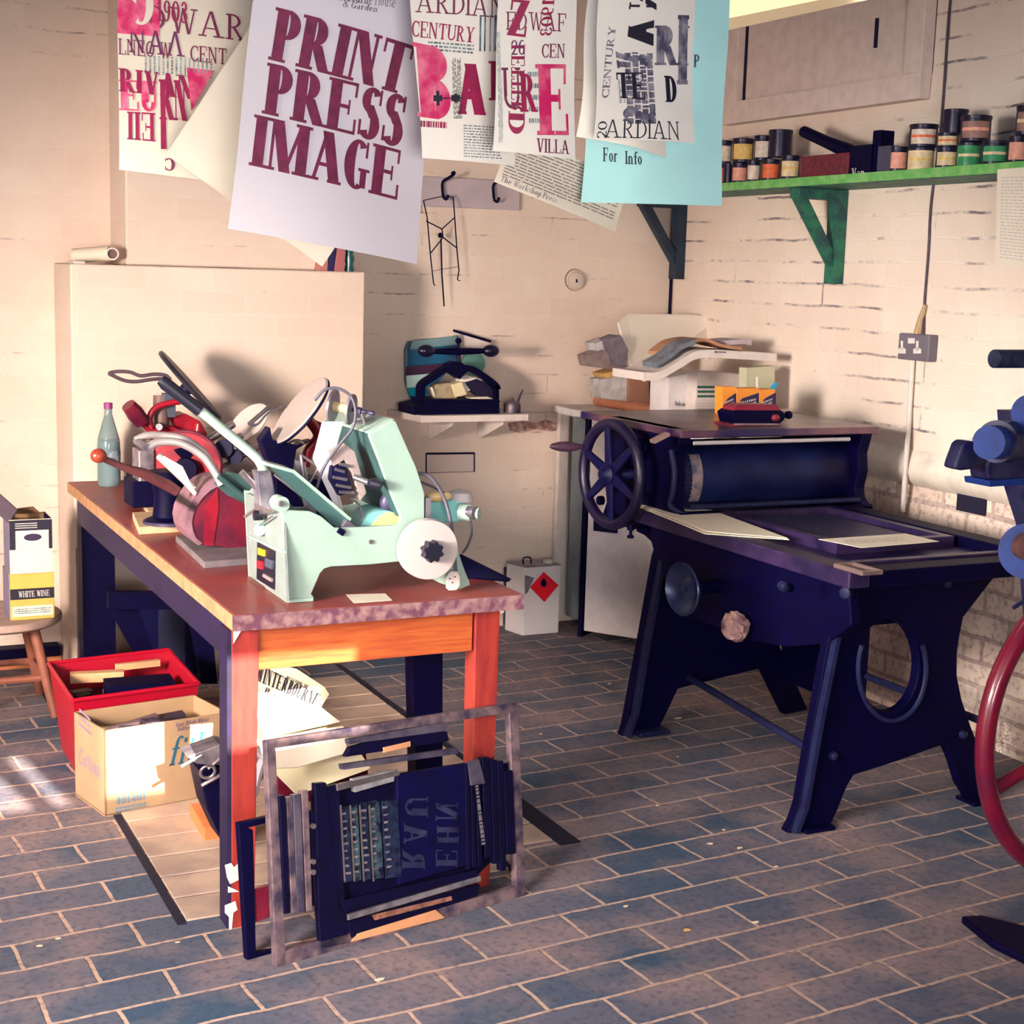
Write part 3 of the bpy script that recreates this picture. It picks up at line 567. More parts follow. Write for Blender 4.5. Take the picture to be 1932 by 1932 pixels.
# tower: inner face and rear plate
MB().prism([aY(697, 819, YM)+Vector((0, .012, 0)), aY(697, 819, YM)+Vector((0, .31, 0)), aY(756, 976, YM)+Vector((0, .31, 0)), aY(756, 976, YM)+Vector((0, .012, 0))], (-.004, 0, .001)).build('tower_lining', mg, mm)
MB().prism([aY(747, 795, YM)+Vector((0, .012, 0)), aY(747, 795, YM)+Vector((0, .31, 0)), aY(697, 819, YM)+Vector((0, .31, 0)), aY(697, 819, YM)+Vector((0, .012, 0))], (.0, 0, .004)).build('tower_cap', mint, mm)
kn = MB(); k0 = aY(690, 806, YM+.10); kn.cyl(k0, k0+Vector((-.01, 0, .03)), .006); kn.lathe([(.012, 0), (.012, .012)], k0+Vector((-.01, 0, .025)), (-.3, 0, 1)); kn.cyl(k0+Vector((-.03, 0, .012)), k0+Vector((.02, 0, .02)), .004); kn.build('thumb_screw', steel, mm, smooth=True)
# ramp tray
rt = MB(); rt.prism([aY(504, 876, YM+.02), aY(556, 890, YM+.02), aY(662, 982, YM+.02), aY(640, 998, YM+.02), aY(625, 988, YM+.02), aY(545, 915, YM+.02)], (0, .008, 0)); rt.build('ramp_side', mg, mm)
rt = MB(); rt.prism([aY(504, 873, YM+.012), aY(556, 887, YM+.012), aY(663, 978, YM+.012), aY(661, 984, YM+.012), aY(554, 893, YM+.012), aY(504, 879, YM+.012)], (0, .09, 0)); rt.build('ramp_top', mint, mm)
rt = MB()
for dz in (0, .03): rt.cyl(aY(518, 895, YM+.04+dz), aY(655, 1000, YM+.04+dz), .004)
rt.cyl(aY(455, 890, YM+.08), aY(500, 935, YM+.08), .008); rt.build('guide_rods', steel, mm, smooth=True)
MB().box(aY(652, 990, YM+.03), (.03, .05, .02), ry=.6).build('ramp_clamp', steel2, mm, bevel=.002)
MB().box(aY(643, 1003, YM+.0), (.018, .014, .014), ry=.6).build('clamp_nut', navy, mm, bevel=.002)
# lever: black grip, mint tube
lv = [aY(375, 772, YM+.10), aY(430, 818, YM+.09), aY(478, 858, YM+.08), aY(492, 875, YM+.075), aY(503, 905, YM+.07)]
LEV = MB().tube(sm(lv), .0115, 14).build('lever', mint, mm, smooth=True)
MB().tube([aY(303, 716, YM+.115), aY(312, 724, YM+.113), aY(340, 746, YM+.107), aY(378, 775, YM+.10)], [.012, .0155, .0145, .0150], 14).build('lever_grip', black, LEV, smooth=True)
MB().prism(Yp([(484, 890), (512, 888), (520, 930), (512, 965), (490, 955)], YM+.05), (0, .045, 0)).build('lever_bracket', steel2, mm, bevel=.003)
MB().lathe([(.018, 0), (.018, .04)], aY(532, 952, YM-.002), (0, 1, 0)).build('pivot', mint, mm, smooth=True)
MB().lathe([(.008, 0), (.006, .006)], aY(530, 950, YM-.002), (0, -1, 0)).build('pivot_bolt', steel, mm, smooth=True)
MB().lathe([(.006, 0), (.005, .004)], aY(699, 1022, YM), (0, -1, 0), 12).build('bolt', steel, mm)
# white disc wheel with star knob
wc = aY(809, 1037, YM-.055); R = (aY(809, 980, YM-.055)-wc).length
DW = MB().lathe([(R*.8, -.03), (R, -.022), (R, .0), (R*.97, .006), (R*.3, .009)], wc, (-.05, -1, .0), 48).build('disc_wheel', mat('ivory_disc', (190, 176, 174), .45), mm, smooth=True)
st_ = MB(); ax = Vector((-.05, -1, 0)).normalized(); a = Vector((0, 0, 1)); a = (a-ax*a.dot(ax)).normalized(); b_ = ax.cross(a); c0 = wc+ax*.008
st_.prism([c0-ax*.0+(a*math.cos(t*PI/16)+b_*math.sin(t*PI/16))*(.026 if (t//2) % 2 else .021) for t in range(32)], ax*.028); st_.build('star_knob', black, DW, bevel=.002)
MB().cyl(wc-ax*.02, wc-ax*.06, .022).build('axle', mintd, mm, smooth=True)
# big inner roll, brush
MB().lathe([(.06, 0), (.06, .1)], aY(722, 1010, YM+.03), (0, 1, 0), 30).build('drum', mat('mint_deep', (130, 196, 196), .4), mm, smooth=True)
br = MB()
for i in range(26):
    t = i/25; br.cyl(aY(700+45*t, 992-2*t, YM+.03), aY(712+46*t, 978-12*math.sin(t*3), YM+.03), .0014, 5)
br.build('brush', mat('yellow_bristle', (206, 206, 140), .8), mm)
MB().tube(sm([aY(738, 930, YM+.06), aY(728, 950, YM+.06), aY(745, 968, YM+.06)]), .016).build('roller_cover', ironw, mm, smooth=True)
# motor on the right
mo = MB(); mo.prism(Yp([(804, 948), (878, 942), (882, 970), (868, 985), (806, 990)], YM+.06), (0, .07, 0)); mo.build('motor_housing', mat('mint_deep', (130, 196, 196), .4), mm, bevel=.004)
MB().lathe([(.02, 0), (.02, .03), (.014, .034), (.014, .05)], aY(868, 966, YM+.05), (.7, -.7, 0)).build('motor_boss', mint, mm, smooth=True)
MB().lathe([(.016, 0), (.016, .02), (.008, .022)], aY(884, 966, YM+.03), (.5, -.85, 0)).build('motor_knob', steel2, mm, smooth=True)
MB().lathe([(.0, 0.03), (.03, .02), (.036, 0)], aY(866, 944, YM+.09), (0, 0, 1)).build('motor_cap', greyp, mm, smooth=True)
MB().ball(aY(828, 936, YM+.06), (.034, .02, .014)).build('rubber_bands', mat('rubber_band', (226, 196, 140), .6), mm, smooth=True)
MB().bb(*[f(aY(803, 1000, YM).x, aY(812, 1000, YM).x) for f in (min, max)], YM+.0, YM+.03, aY(803, 985, YM).z, aY(803, 940, YM).z).build('hinge', steel2, mm)
# reels
rax = Vector((.78, -.62, -.12)).normalized(); rc = aY(660, 772, YM+.06)
rl = MB(); rl.lathe([(.036, 0), (.0365, .003), (.036, .006)], rc, rax, 30); rl.lathe([(.040, 0), (.0405, .003), (.04, .006)], rc-rax*.045, rax, 30); rl.build('reel_flanges', steel2, mm, smooth=True)
MB().cyl(rc-rax*.04, rc, .012).build('reel_core', mat('brass_paper', (190, 170, 130), .5), mm, smooth=True)
rd = MB(); rd.cyl(rc, rc+rax*.06, .0045, 10); rd.lathe([(.009, .018), (.009, .028)], rc, rax, 6); rd.lathe([(.006, .05), (.006, .058)], rc, rax, 10); rd.build('reel_spindle', ironw, mm, smooth=True)
tp = MB(); tp.prism([aY(608, 795, YM+.05), aY(648, 796, YM+.05), aY(626, 872, YM+.06), aY(590, 866, YM+.06)], (0, .001, 0)); tp.prism([aY(590, 866, YM+.06), aY(626, 872, YM+.06), aY(640, 975, YM+.06), aY(648, 962, YM+.07)], (0, .001, 0)); tp.build('paper_tape', white, mm)
# type head in the middle
hd = MB(); hd.prism(Yp([(618, 850), (650, 836), (670, 852), (692, 930), (680, 946), (668, 900), (650, 868), (630, 880)], YM+.04), (0, .05, 0)); hd.build('head_frame', mat('pinkish_steel', (190, 170, 168), .4, metal=.3, var=.2), mm, bevel=.002)
hd = MB(); hd.prism(Yp([(625, 880), (648, 868), (668, 930), (640, 936), (622, 905)], YM+.045), (0, .05, 0)); hd.build('head_block', navy2, mm, bevel=.003)
hd = MB()
for q in ((632, 885, 650, 890), (628, 900, 655, 905), (634, 915, 662, 920), (640, 928, 668, 930), (640, 875, 660, 880)): hd.cyl(aY(q[0], q[1], YM+.038), aY(q[2], q[3], YM+.038), .004, 8)
hd.build('head_rods', steel, mm, smooth=True)
HH = MB().tube([aY(668, 900, YM+.03), aY(700, 912, YM+.0)], .007).build('head_handle', steel, mm, smooth=True)
MB().lathe([(.006, -.008), (.0135, 0), (.0135, .018), (.01, .026)], aY(700, 911, YM+.0), (.8, -.5, -.2), 18).build('handle_knob', black, HH, smooth=True)
MB().tube(sm([aY(662, 940, YM+.05), aY(675, 950, YM+.05), aY(684, 970, YM+.05), aY(684, 990, YM+.05)]), .0025).build('spring_hose', steel2, mm, smooth=True)
rods = MB(); rods.cyl(aY(568, 858, YM+.08), aY(600, 880, YM+.08), .003); rods.cyl(aY(575, 920, YM+.08), aY(568, 858, YM+.08), .004); rods.cyl(aY(604, 878, YM+.07), aY(572, 930, YM+.07), .003); rods.prism(Yp([(556, 868), (575, 872), (600, 980), (580, 985)], YM+.09), (0, .004, 0)); rods.build('arm', steel2, mm, smooth=False)
ch = MB(); ch.prism(Yp([(560, 930), (580, 920), (640, 985), (630, 1000), (600, 990)], YM+.1), (0, .01, 0)); ch.build('inner_plate', navy2, mm)
# cables and plug
CBL = mat('cable_grey', (84, 80, 96), .5)
def cab(p, r): MB().tube(sm(p), r).build('cable', CBL, mm, smooth=True)
cab([aY(596, 925, YM+.05), aY(612, 880, YM+.04), aY(640, 840, YM+.03), aY(665, 808, YM+.02), aY(671, 775, YM+.02), aY(662, 748, YM+.03), aY(638, 733, YM+.04), aY(612, 736, YM+.05), aY(594, 755, YM+.06)], .0035)
cab([aY(784, 892, YM+.02), aY(812, 900, YM+.01), aY(838, 940, YM-.0), aY(853, 1000, YM-.02), aY(860, 1078, YM-.02)], .0042)
cab([aY(790, 908, YM+.05), aY(815, 918, YM+.05), aY(842, 932, YM+.05)], .003)
cab([aY(886, 975, YM+.04), aY(890, 1005, YM+.04), aY(882, 1030, YM+.05), aY(873, 1043, YM+.06)], .003)
pg = MB(); P = aY(855, 1096, YM-.03); pg.prism([P+Vector((x*.85, 0, z*.9)) for x, z in ((-.022, -.018), (-.012, -.026), (.012, -.026), (.022, -.014), (.02, .012), (.012, .024), (-.008, .026), (-.022, .012))], (.01, .022, 0)); PLG = pg.build('plug', whitep, mm, bevel=.002)
pg = MB()
for x, z in ((-.009, .006), (.004, .01), (-.002, -.004)): pg.box(P+Vector((x, -.001, z)), (.004, .002, .002))
pg.build('plug_pins', navy, PLG)

# ================================================================ RED HAND PRESSES
red = mat('crimson_enamel', (168, 24, 46), .35, var=.35, vs=14, coat=.3, col2=(120, 10, 40)); redd = mat('dark_red_enamel', (118, 24, 48), .4, var=.5, vs=16, coat=.3, col2=(74, 10, 44)); plum = mat('worn_plum_edge', (150, 110, 126), .4, var=.4, vs=20)
ply = mat('plywood', (214, 184, 146), .65, var=.15, vs=20); plye = mat('board_end', (170, 130, 96), .7, var=.5, vs=60); brownk = mat('brown_knob', (140, 56, 40), .3, coat=.4)
# near dark-red press
YD = 3.85; KS[0] = 1.13
p2 = thing('hand_press', 'dark red enamelled hand press with curved side, on a grey board behind the mint machine', 'press', aZ(420, 1062, ZT), 'tabletop hand presses')
MB().prism(Zp([(331, 1022), (478, 1017), (520, 1062), (385, 1073)], ZT+.0), (0, 0, .018)).build('base_board', mat('grey_board', (120, 112, 118), .6, var=.3, vs=20), p2, bevel=.002)
side = [(376, 1028), (362, 1018), (356, 1002), (353, 985), (356, 968), (362, 953), (370, 940), (380, 929), (392, 918), (405, 911), (420, 908), (446, 920), (475, 940), (500, 960), (505, 1036), (440, 1034)]
MB().prism(Yp(side, YD), (0, .012, 0)).build('side_plate', redd, p2, bevel=.003)
MB().prism([p+Vector((0, .13, 0)) for p in Yp(side, YD)], (0, .012, 0)).build('side_plate', redd, p2)
ot = [(374, 1029), (360, 1018), (353, 1002), (350, 985), (353, 968), (359, 953), (368, 938), (378, 926), (391, 914), (405, 907), (420, 904)]
rim = MB()
for (a1, a2), (b1, b2) in zip(ot, ot[1:]): rim.prism([aY(a1, a2, YD-.004), aY(b1, b2, YD-.004), aY(b1+(440-b1)*.13, b2+(1000-b2)*.13, YD-.004), aY(a1+(440-a1)*.13, a2+(1000-a2)*.13, YD-.004)], (0, .15, 0))
rim.build('rim', plum, p2, smooth=True)
MB().prism(Yp([(385, 960), (410, 922), (412, 960), (402, 1030), (384, 1028)], YD-.001), (0, -.002, 0)).build('worn_band', red, p2)
pv = MB(); pv.prism(Yp([(404, 912), (430, 890), (470, 900), (500, 940), (470, 955), (430, 935)], YD-.01), (0, .03, 0)); pv.tube([aY(412, 898, YD-.02), aY(470, 945, YD-.02), aY(505, 972, YD-.02)], .008); pv.build('bed_arm', mg, p2, bevel=.002)
gr = mat('grey_cast', (186, 180, 182), .4, metal=.4, var=.2, vs=14)
MB().tube(sm([aY(255, 830, YD+.1), aY(275, 822, YD+.1), aY(310, 822, YD+.1), aY(350, 830, YD+.08), aY(385, 855, YD+.06), aY(410, 895, YD+.03)]), [.008]*6+[.009]*25, 10).build('roller_arm', gr, p2, smooth=True)
MB().tube(sm([aY(280, 844, YD+.03), aY(300, 834, YD+.03), aY(340, 836, YD+.02), aY(380, 858, YD+.01), aY(402, 885, YD), aY(418, 915, YD-.01)]), .0095, 10).build('roller_arm', gr, p2, smooth=True)
MB().cyl(aY(278, 845, YD+.02), aY(258, 832, YD+.11), .009).build('roller', steel2, p2, smooth=True)
lv = MB(); lv.prism(Yp([(306, 868), (312, 861), (345, 880), (362, 915), (372, 930), (368, 936), (340, 905)], YD-.01), (0, .02, 0)); lv.build('paper_fingers', whitep, p2, bevel=.002)
MB().tube([aY(300, 860, YD+.12), aY(368, 925, YD+.04)], .009).build('feed_bar', whitep, p2, smooth=True)
# ball crank lever in brown
MB().tube([aY(196, 866, YD-.02), aY(240, 884, YD-.01), aY(270, 893, YD), aY(315, 915, YD+.01), aY(335, 928, YD+.01)], [.0075, .009, .0125, .014, .012], 12).build('lever', mat('brown_lever', (110, 60, 66), .4, metal=.3, var=.4, vs=20), p2, smooth=True)
MB().ball(aY(186, 860, YD-.02), (.0185, .0165, .0165)).build('lever_knob', brownk, [o for o in p2.children if o.name.split('.')[0] == 'lever'][0], smooth=True)
# post on its yellow block
KS[0] = 1.5
p3 = thing('cast_iron_stand', 'black cast iron post bolted to a pale wooden block at bench edge', 'stand', aZ(320, 1000, ZT), None)
MB().prism(Zp([(250, 980), (345, 976), (350, 1003), (262, 1009)], ZT), (0, 0, .022)).build('block', ply, p3, bevel=.002)
q = aZ(318, 985, ZT+.024)
MB().lathe([(.044, 0), (.044, .006), (.03, .012), (.026, .05), (.03, .07), (.036, .1)], q, (0, 0, 1)).build('post', navy, p3, smooth=True)
MB().lathe([(.048, -.002), (.048, .004)], q).build('flange', ironw, p3, smooth=True)
MB().prism(Yp([(296, 944), (305, 925), (330, 905), (372, 915), (368, 975), (330, 978), (305, 965)], q.y-.02), (0, .05, 0)).build('casting', navy, p3, bevel=.004)
# second press: round red disc side
YE = 4.62; KS[0] = 1.22
p4 = thing('hand_press', 'crimson hand press with round side and black mechanism, behind the dark red one', 'press', aZ(300, 966, ZT), 'tabletop hand presses')
MB().prism(Zp([(243, 926), (300, 922), (330, 968), (280, 972)], ZT), (0, 0, .012)).build('base_board', ply, p4, bevel=.002)
dc = aY(350, 878, YE)
MB().lathe([(.088, 0), (.092, .004), (.092, .014), (.08, .018)], dc, (-.35, -1, 0), 36).build('side_disc', red, p4, smooth=True)
MB().torus(dc+Vector((-.004, -.012, 0)), (-.35, -1, 0), .088, .007).build('rim', redd, p4, smooth=True)
bl = MB(); bl.prism(Yp([(330, 850), (352, 842), (365, 860), (350, 872)], YE-.03), (0, .03, 0)); bl.lathe([(.03, 0), (.03, .03)], aY(352, 884, YE-.02), (-.35, -1, 0)); bl.build('mechanism', navy, p4, bevel=.002)
MB().bb(*sorted((aY(262, 900, YE).x, aY(292, 900, YE).x)), YE, YE+.1, aY(262, 912, YE).z, aY(262, 850, YE).z).build('housing', steel2, p4, bevel=.004)
MB().bb(*sorted((aY(248, 900, YE).x, aY(300, 900, YE).x)), YE-.01, YE+.12, ZT+.012, aY(262, 908, YE).z).build('pedestal', navy, p4, bevel=.003)
cl = MB()
for a1, a2, b1, b2, r in ((392, 830, 440, 800, .01), (400, 850, 455, 822, .009), (420, 880, 480, 850, .006), (396, 842, 450, 870, .012), (430, 820, 470, 845, .008), (470, 800, 505, 770, .006), (455, 860, 500, 838, .006), (445, 840, 490, 880, .005)): cl.cyl(aY(a1, a2, YE), aY(b1, b2, YE+.03), r, 10)
cl.build('rods', steel, p4, smooth=True)
cl = MB()
for x, y, r in ((424, 846, .024), (445, 862, .02), (402, 870, .018), (460, 842, .016)): cl.lathe([(r, 0), (r, .03)], aY(x, y, YE+.01), (-.4, -1, .1), 18)
cl.build('gears', navy2, p4, smooth=True)
# white platen round in the middle
MB().lathe([(.05, 0), (.052, .004), (.05, .008)], aY(470, 800, YE+.12), (-.6, -.7, .5), 30, sc=(1.3, .8)).build('ink_disc', mat('ink_disc_pale', (216, 204, 200), .3, metal=.2), p4, smooth=True)
# third press (furthest): red frame, edge-on ink disc and looped handle
YF = 5.04; KS[0] = 1.32
p5 = thing('hand_press', 'furthest red hand press with edge-on ink disc and looped iron handle', 'press', aZ(300, 925, ZT), 'tabletop hand presses')
MB().prism(Yp([(262, 918), (395, 912), (398, 900), (262, 906)], YF), (0, .2, 0)).build('base', navy, p5)
MB().lathe([(.02, 0), (.022, .006), (.02, .012)], aY(357, 728, YF), (-.83, -.0, -.55), 40, sc=(1, 1)).v
dz = MB(); ax = (aY(315, 680, YF)-aY(402, 775, YF)); L2 = ax.length/2; mid = (aY(315, 680, YF)+aY(402, 775, YF))*.5; axn = ax.normalized(); nrm = Vector((0, .985, 0)).cross(axn)+Vector((0, -.17, 0))
dz.lathe([(L2*.97, -.006), (L2, 0), (L2*.97, .006)], mid, nrm, 40); dz.build('ink_disc', mat('disc_edge', (70, 66, 84), .4, metal=.6, var=.4), p5, smooth=True)
MB().lathe([(.02, 0), (.014, .03), (.008, .05)], mid, -nrm, 16).build('disc_boss', navy2, p5, smooth=True)
hl = MB(); pts = [(310, 714), (285, 716), (258, 720), (235, 718), (212, 708), (207, 704), (222, 701), (245, 702), (265, 709), (290, 706), (312, 708), (322, 716)]
hl.tube(sm([aY(x, y, YF-.03) for x, y in pts]), .0048, 8); hl.build('looped_handle', mat('handle_iron', (110, 92, 104), .4, metal=.5), p5, smooth=True)
fr = MB(); fr.tube(sm([aY(285, 808, YF-.02), aY(283, 785, YF-.02), aY(296, 768, YF-.02), aY(322, 760, YF-.02), aY(340, 758, YF-.02)]), .008, 10); fr.tube([aY(375, 800, YF-.02), aY(370, 832, YF-.02)], .01, 10); fr.tube([aY(262, 790, YF-.03), aY(282, 812, YF-.02), aY(330, 820, YF-.02)], .008); fr.build('frame', red, p5, smooth=True)
fr = MB(); fr.prism(Yp([(285, 806), (302, 796), (345, 812), (352, 838), (300, 840), (283, 826)], YF), (0, .06, 0)); fr.prism(Yp([(318, 788), (350, 780), (378, 795), (392, 820), (380, 850), (345, 830)], YF+.03), (0, .1, 0)); fr.build('body', red, p5, bevel=.004)
fr = MB(); fr.lathe([(.02, 0), (.022, .03), (.018, .06)], aY(268, 796, YF-.03), (-.5, -.2, .6)); fr.build('roller_cap', redd, p5, smooth=True)
MB().lathe([(.018, -.02), (.021, .01), (.018, .06)], aY(304, 790, YF+.02), (.0, .1, 1)).build('knob', mat('brown_wood', (112, 86, 84), .5), p5, smooth=True)
MB().bb(*sorted((aY(308, 780, YF).x, aY(332, 780, YF).x)), YF, YF+.03, aY(308, 788, YF).z, aY(308, 742, YF).z).build('clamp', mat('slate_paint', (80, 86, 102), .4), p5, bevel=.003)
MB().cyl(aY(300, 806, YF-.03), aY(304, 803, YF+.0), .009).build('bolt', steel2, p5)
MB().prism(Yp([(395, 850), (470, 840), (480, 890), (400, 905)], YF), (0, .1, 0)).build('rear_body', mat('pale_cast', (176, 168, 168), .5, var=.3), p5, bevel=.004)
# fourth press: big pale ink disc on a red arm behind the mint machine
YG = 4.28; KS[0] = 1.12
p6 = thing('hand_press', 'hand press with a big pale tilted ink disc and red arm, behind the mint machine', 'press', aZ(575, 975, ZT), 'tabletop hand presses')
dcn = aY(566, 774, YG); n_ = ((U2*.64-R2*.77)*.9-_f*.42).normalized()
MB().lathe([(.106, -.004), (.11, 0), (.106, .004)], dcn, n_, 44).build('ink_disc', mat('ink_disc_pale', (216, 204, 200), .3, metal=.2), p6, smooth=True)
MB().torus(dcn-n_*.006, n_, .108, .003).build('disc_edge', navy2, p6, smooth=True)
MB().tube(sm([dcn-n_*.01, aY(600, 820, YG+.02), aY(582, 850, YG+.03), aY(575, 880, YG+.03)]), .014).build('arm', red, p6, smooth=True)
bk = MB(); bk.prism(Yp([(492, 830), (510, 806), (515, 830), (560, 840), (590, 830), (560, 848), (552, 895), (540, 900), (505, 870)], YG-.02), (0, .05, 0)); bk.build('disc_bracket', navy2, p6, bevel=.003)
MB().torus(aY(560, 856, YG-.03), (-.6, -.8, .1), .035, .004, a0=-.6, a1=1.9).build('guard', steel2, p6, smooth=True)
MB().tube(sm([aY(468, 800, YG+.1), aY(486, 800, YG+.1), aY(505, 780, YG+.1), aY(535, 765, YG+.1)]), .003).build('wire', mat('cable_grey', (84, 80, 96), .5), p6, smooth=True)
MB().prism(Yp([(520, 900), (620, 905), (640, 976), (520, 976)], YG+.02), (0, .12, 0)).build('body', navy, p6, bevel=.004)
MB().prism(Yp([(515, 965), (640, 965), (640, 978), (515, 978)], YG+.0), (0, .16, 0)).build('base', navy, p6)
MB().prism(Yp([(590, 790), (612, 800), (640, 830), (600, 850)], YG+.1), (0, .02, 0)).build('red_plate', red, p6)
KS[0] = 1.0
# ================================================================ BIG PROOFING PRESS
iron = mat('black_iron', (3, 0, 44), .6, var=.3, vs=18, spec=.10, bump=.1); iron2 = mat('iron_edge', (28, 34, 70), .5, spec=.25, var=.5, vs=30, col2=(22, 20, 60)); ironb = mat('brown_iron', (54, 36, 76), .45, metal=.1, var=.5, vs=14, col2=(26, 18, 56)); bedm = mat('press_bed', (20, 14, 72), .4, metal=.1, var=.5, vs=12, col2=(52, 40, 82))
pp = thing('proofing_press', 'huge black cast iron proofing press with cylinder and spoked hand wheel', 'printing press', (2.8, 3.7, 0))
YA, YB = 3.2, 4.13
near = [(1600, 1082), (1760, 1070), (1905, 1058), (1872, 1095), (1845, 1130), (1818, 1165), (1811, 1200), (1806, 1235), (1806, 1275), (1815, 1320), (1832, 1370), (1855, 1430), (1872, 1470), (1886, 1500), (1860, 1509), (1832, 1513), (1812, 1480), (1800, 1440), (1785, 1404), (1760, 1412), (1700, 1434), (1645, 1452), (1612, 1462), (1598, 1485), (1580, 1530), (1560, 1574), (1530, 1581), (1500, 1582), (1486, 1572), (1498, 1550), (1508, 1520), (1522, 1440), (1540, 1340), (1556, 1250), (1572, 1170), (1580, 1130)]
hole = [(1677+57*math.cos(t), 1256+88*math.sin(t)) for t in [2*PI*k/36 for k in range(36)]]
MB().holed(Yp(near, YA), Yp(hole, YA), (0, .035, 0)).build('near_frame', iron, pp, bevel=.004)
# raised rims of the frame
fl = MB(); lg = [(1600, 1090), (1576, 1170), (1558, 1260), (1540, 1350), (1524, 1440), (1510, 1520), (1492, 1568)]
for (a1, a2), (b1, b2) in zip(lg, lg[1:]): fl.prism([aY(a1, a2, YA), aY(a1+8, a2, YA), aY(b1+8, b2, YA), aY(b1, b2, YA)], (0, -.022, 0))
fl.build('frame_rim', iron2, pp, smooth=False)
fl = MB(); hp = [aY(1683+64*math.cos(t), 1262+98*math.sin(t), YA-.004) for t in [2*PI*k/40 for k in range(-3, 24)]]
fl.tube(hp, .007, 8); fl.build('oval_rim', iron2, pp, smooth=True)
bt = MB()
for x, y in ((1590, 1170), (1815, 1385), (1570, 1425), (1475, 1105), (1600, 1118), (1785, 1100)): bt.lathe([(.013, -.004), (.012, .012), (.005, .016)], aY(x, y, YA), (0, -1, 0), 8)
bt.build('bolts', iron2, pp)
MB().prism([(2.47, YA-.03, 0), (2.57, YA-.03, 0), (2.57, YA+.05, 0), (2.47, YA+.05, 0)], (0, 0, .012)).build('foot', iron, pp, bevel=.003)
MB().prism([(3.07, YA-.03, 0), (3.17, YA-.03, 0), (3.17, YA+.05, 0), (3.07, YA+.05, 0)], (0, 0, .012)).build('foot', iron, pp, bevel=.003)
dsp = Vector((0, YB-YA, 0))
MB().prism([p+dsp for p in Yp([(1600, 1082), (1905, 1058), (1850, 1130), (1812, 1200), (1808, 1280), (1830, 1365), (1884, 1500), (1835, 1512), (1790, 1410), (1612, 1462), (1560, 1574), (1488, 1578), (1498, 1550), (1540, 1340), (1572, 1170)], YA)], (0, .035, 0)).build('far_frame', iron, pp, bevel=.004)
fl = MB()
for (a1, a2), (b1, b2) in zip(lg, lg[1:]): fl.prism([p+dsp for p in (aY(a1, a2, YA), aY(a1+8, a2, YA), aY(b1+8, b2, YA), aY(b1, b2, YA))], (0, -.03, 0))
fl.build('frame_rim', iron2, pp)
MB().prism([(2.48, YB-.04, 0), (2.60, YB-.04, 0), (2.60, YB+.06, 0), (2.48, YB+.06, 0)], (0, 0, .016)).build('foot', iron2, pp, bevel=.005)
MB().bb(3.06, 3.10, 3.72, YB, .14, .70).build('side_panel', iron, pp)  # added panel hiding the lit wall so the space between the legs stays dark
MB().bb(2.60, 3.06, 3.30, YB, .54, .66).build('shade_block', iron, pp)  # added block that keeps the space under the bed dark
MB().tube([aY(1300, 1278, YB-.02), aY(1524, 1412, YA+.02)], .012).build('tie_rod', iron2, pp, smooth=True)
MB().tube([(3.1, YA, .25), (3.1, YB, .25)], .012).build('tie_rod', iron2, pp, smooth=True)
# side skirt under the bed, with the cast bracket under the cylinder
XS = 2.53
sk = [(1200, 960), (1600, 1080), (1606, 1180), (1560, 1215), (1480, 1220), (1400, 1205), (1345, 1180), (1300, 1165), (1262, 1128), (1256, 1095), (1246, 1060), (1236, 1052), (1228, 1022), (1215, 1010), (1200, 1003)]
MB().prism(Xp(sk, XS), (.03, 0, 0)).build('side_skirt', iron, pp, bevel=.004)
# bed, rails and tray
ZB = .76
MB().bb(2.53, 3.11, 3.14, 4.45, ZB-.05, ZB-.02).build('bed', bedm, pp)
MB().bb(2.462, 2.53, 3.05, 4.16, ZB-.045, ZB).build('side_rail', ironb, pp, bevel=.004)
MB().bb(3.11, 3.19, 3.05, 4.6, ZB-.05, ZB+.012).build('side_rail', iron, pp, bevel=.004)
MB().bb(2.53, 3.11, 3.06, 3.14, ZB-.05, ZB-.004).build('end_rail', iron, pp, bevel=.004)
MB().bb(2.57, 3.11, 3.17, 3.20, ZB-.02, ZB-.002).build('end_rail', ironb, pp, bevel=.003)
sl = MB()
sl.bb(2.462, 2.474, 3.0, 3.12, ZB, ZB+.012).bb(2.518, 2.53, 3.0, 3.12, ZB, ZB+.012).bb(2.474, 2.518, 3.0, 3.012, ZB, ZB+.012).bb(2.474, 2.518, 3.11, 3.12, ZB, ZB+.012)
sl.build('bed_stop', mat('bright_iron', (150, 124, 122), .35, metal=.5), pp, bevel=.002)
ga = MB(); gx0, gx1, gy0, gy1 = 2.66, 3.09, 3.36, 3.96
for a in ((gx0, gx1, gy0, gy0+.03), (gx0, gx1, gy1-.03, gy1), (gx0, gx0+.03, gy0+.03, gy1-.03), (gx1-.03, gx1, gy0+.03, gy1-.03)): ga.bb(*a, ZB-.02, ZB+.012)
ga.build('galley_frame', ironb, pp, bevel=.003)
MB().bb(gx0+.05, gx1-.05, gy0+.06, gy1-.06, ZB-.02, ZB-.004).build('galley_forme', mat('forme_dark', (70, 64, 96), .4, metal=.4, var=.6, vs=40, col2=(34, 36, 72), bump=.5), pp)
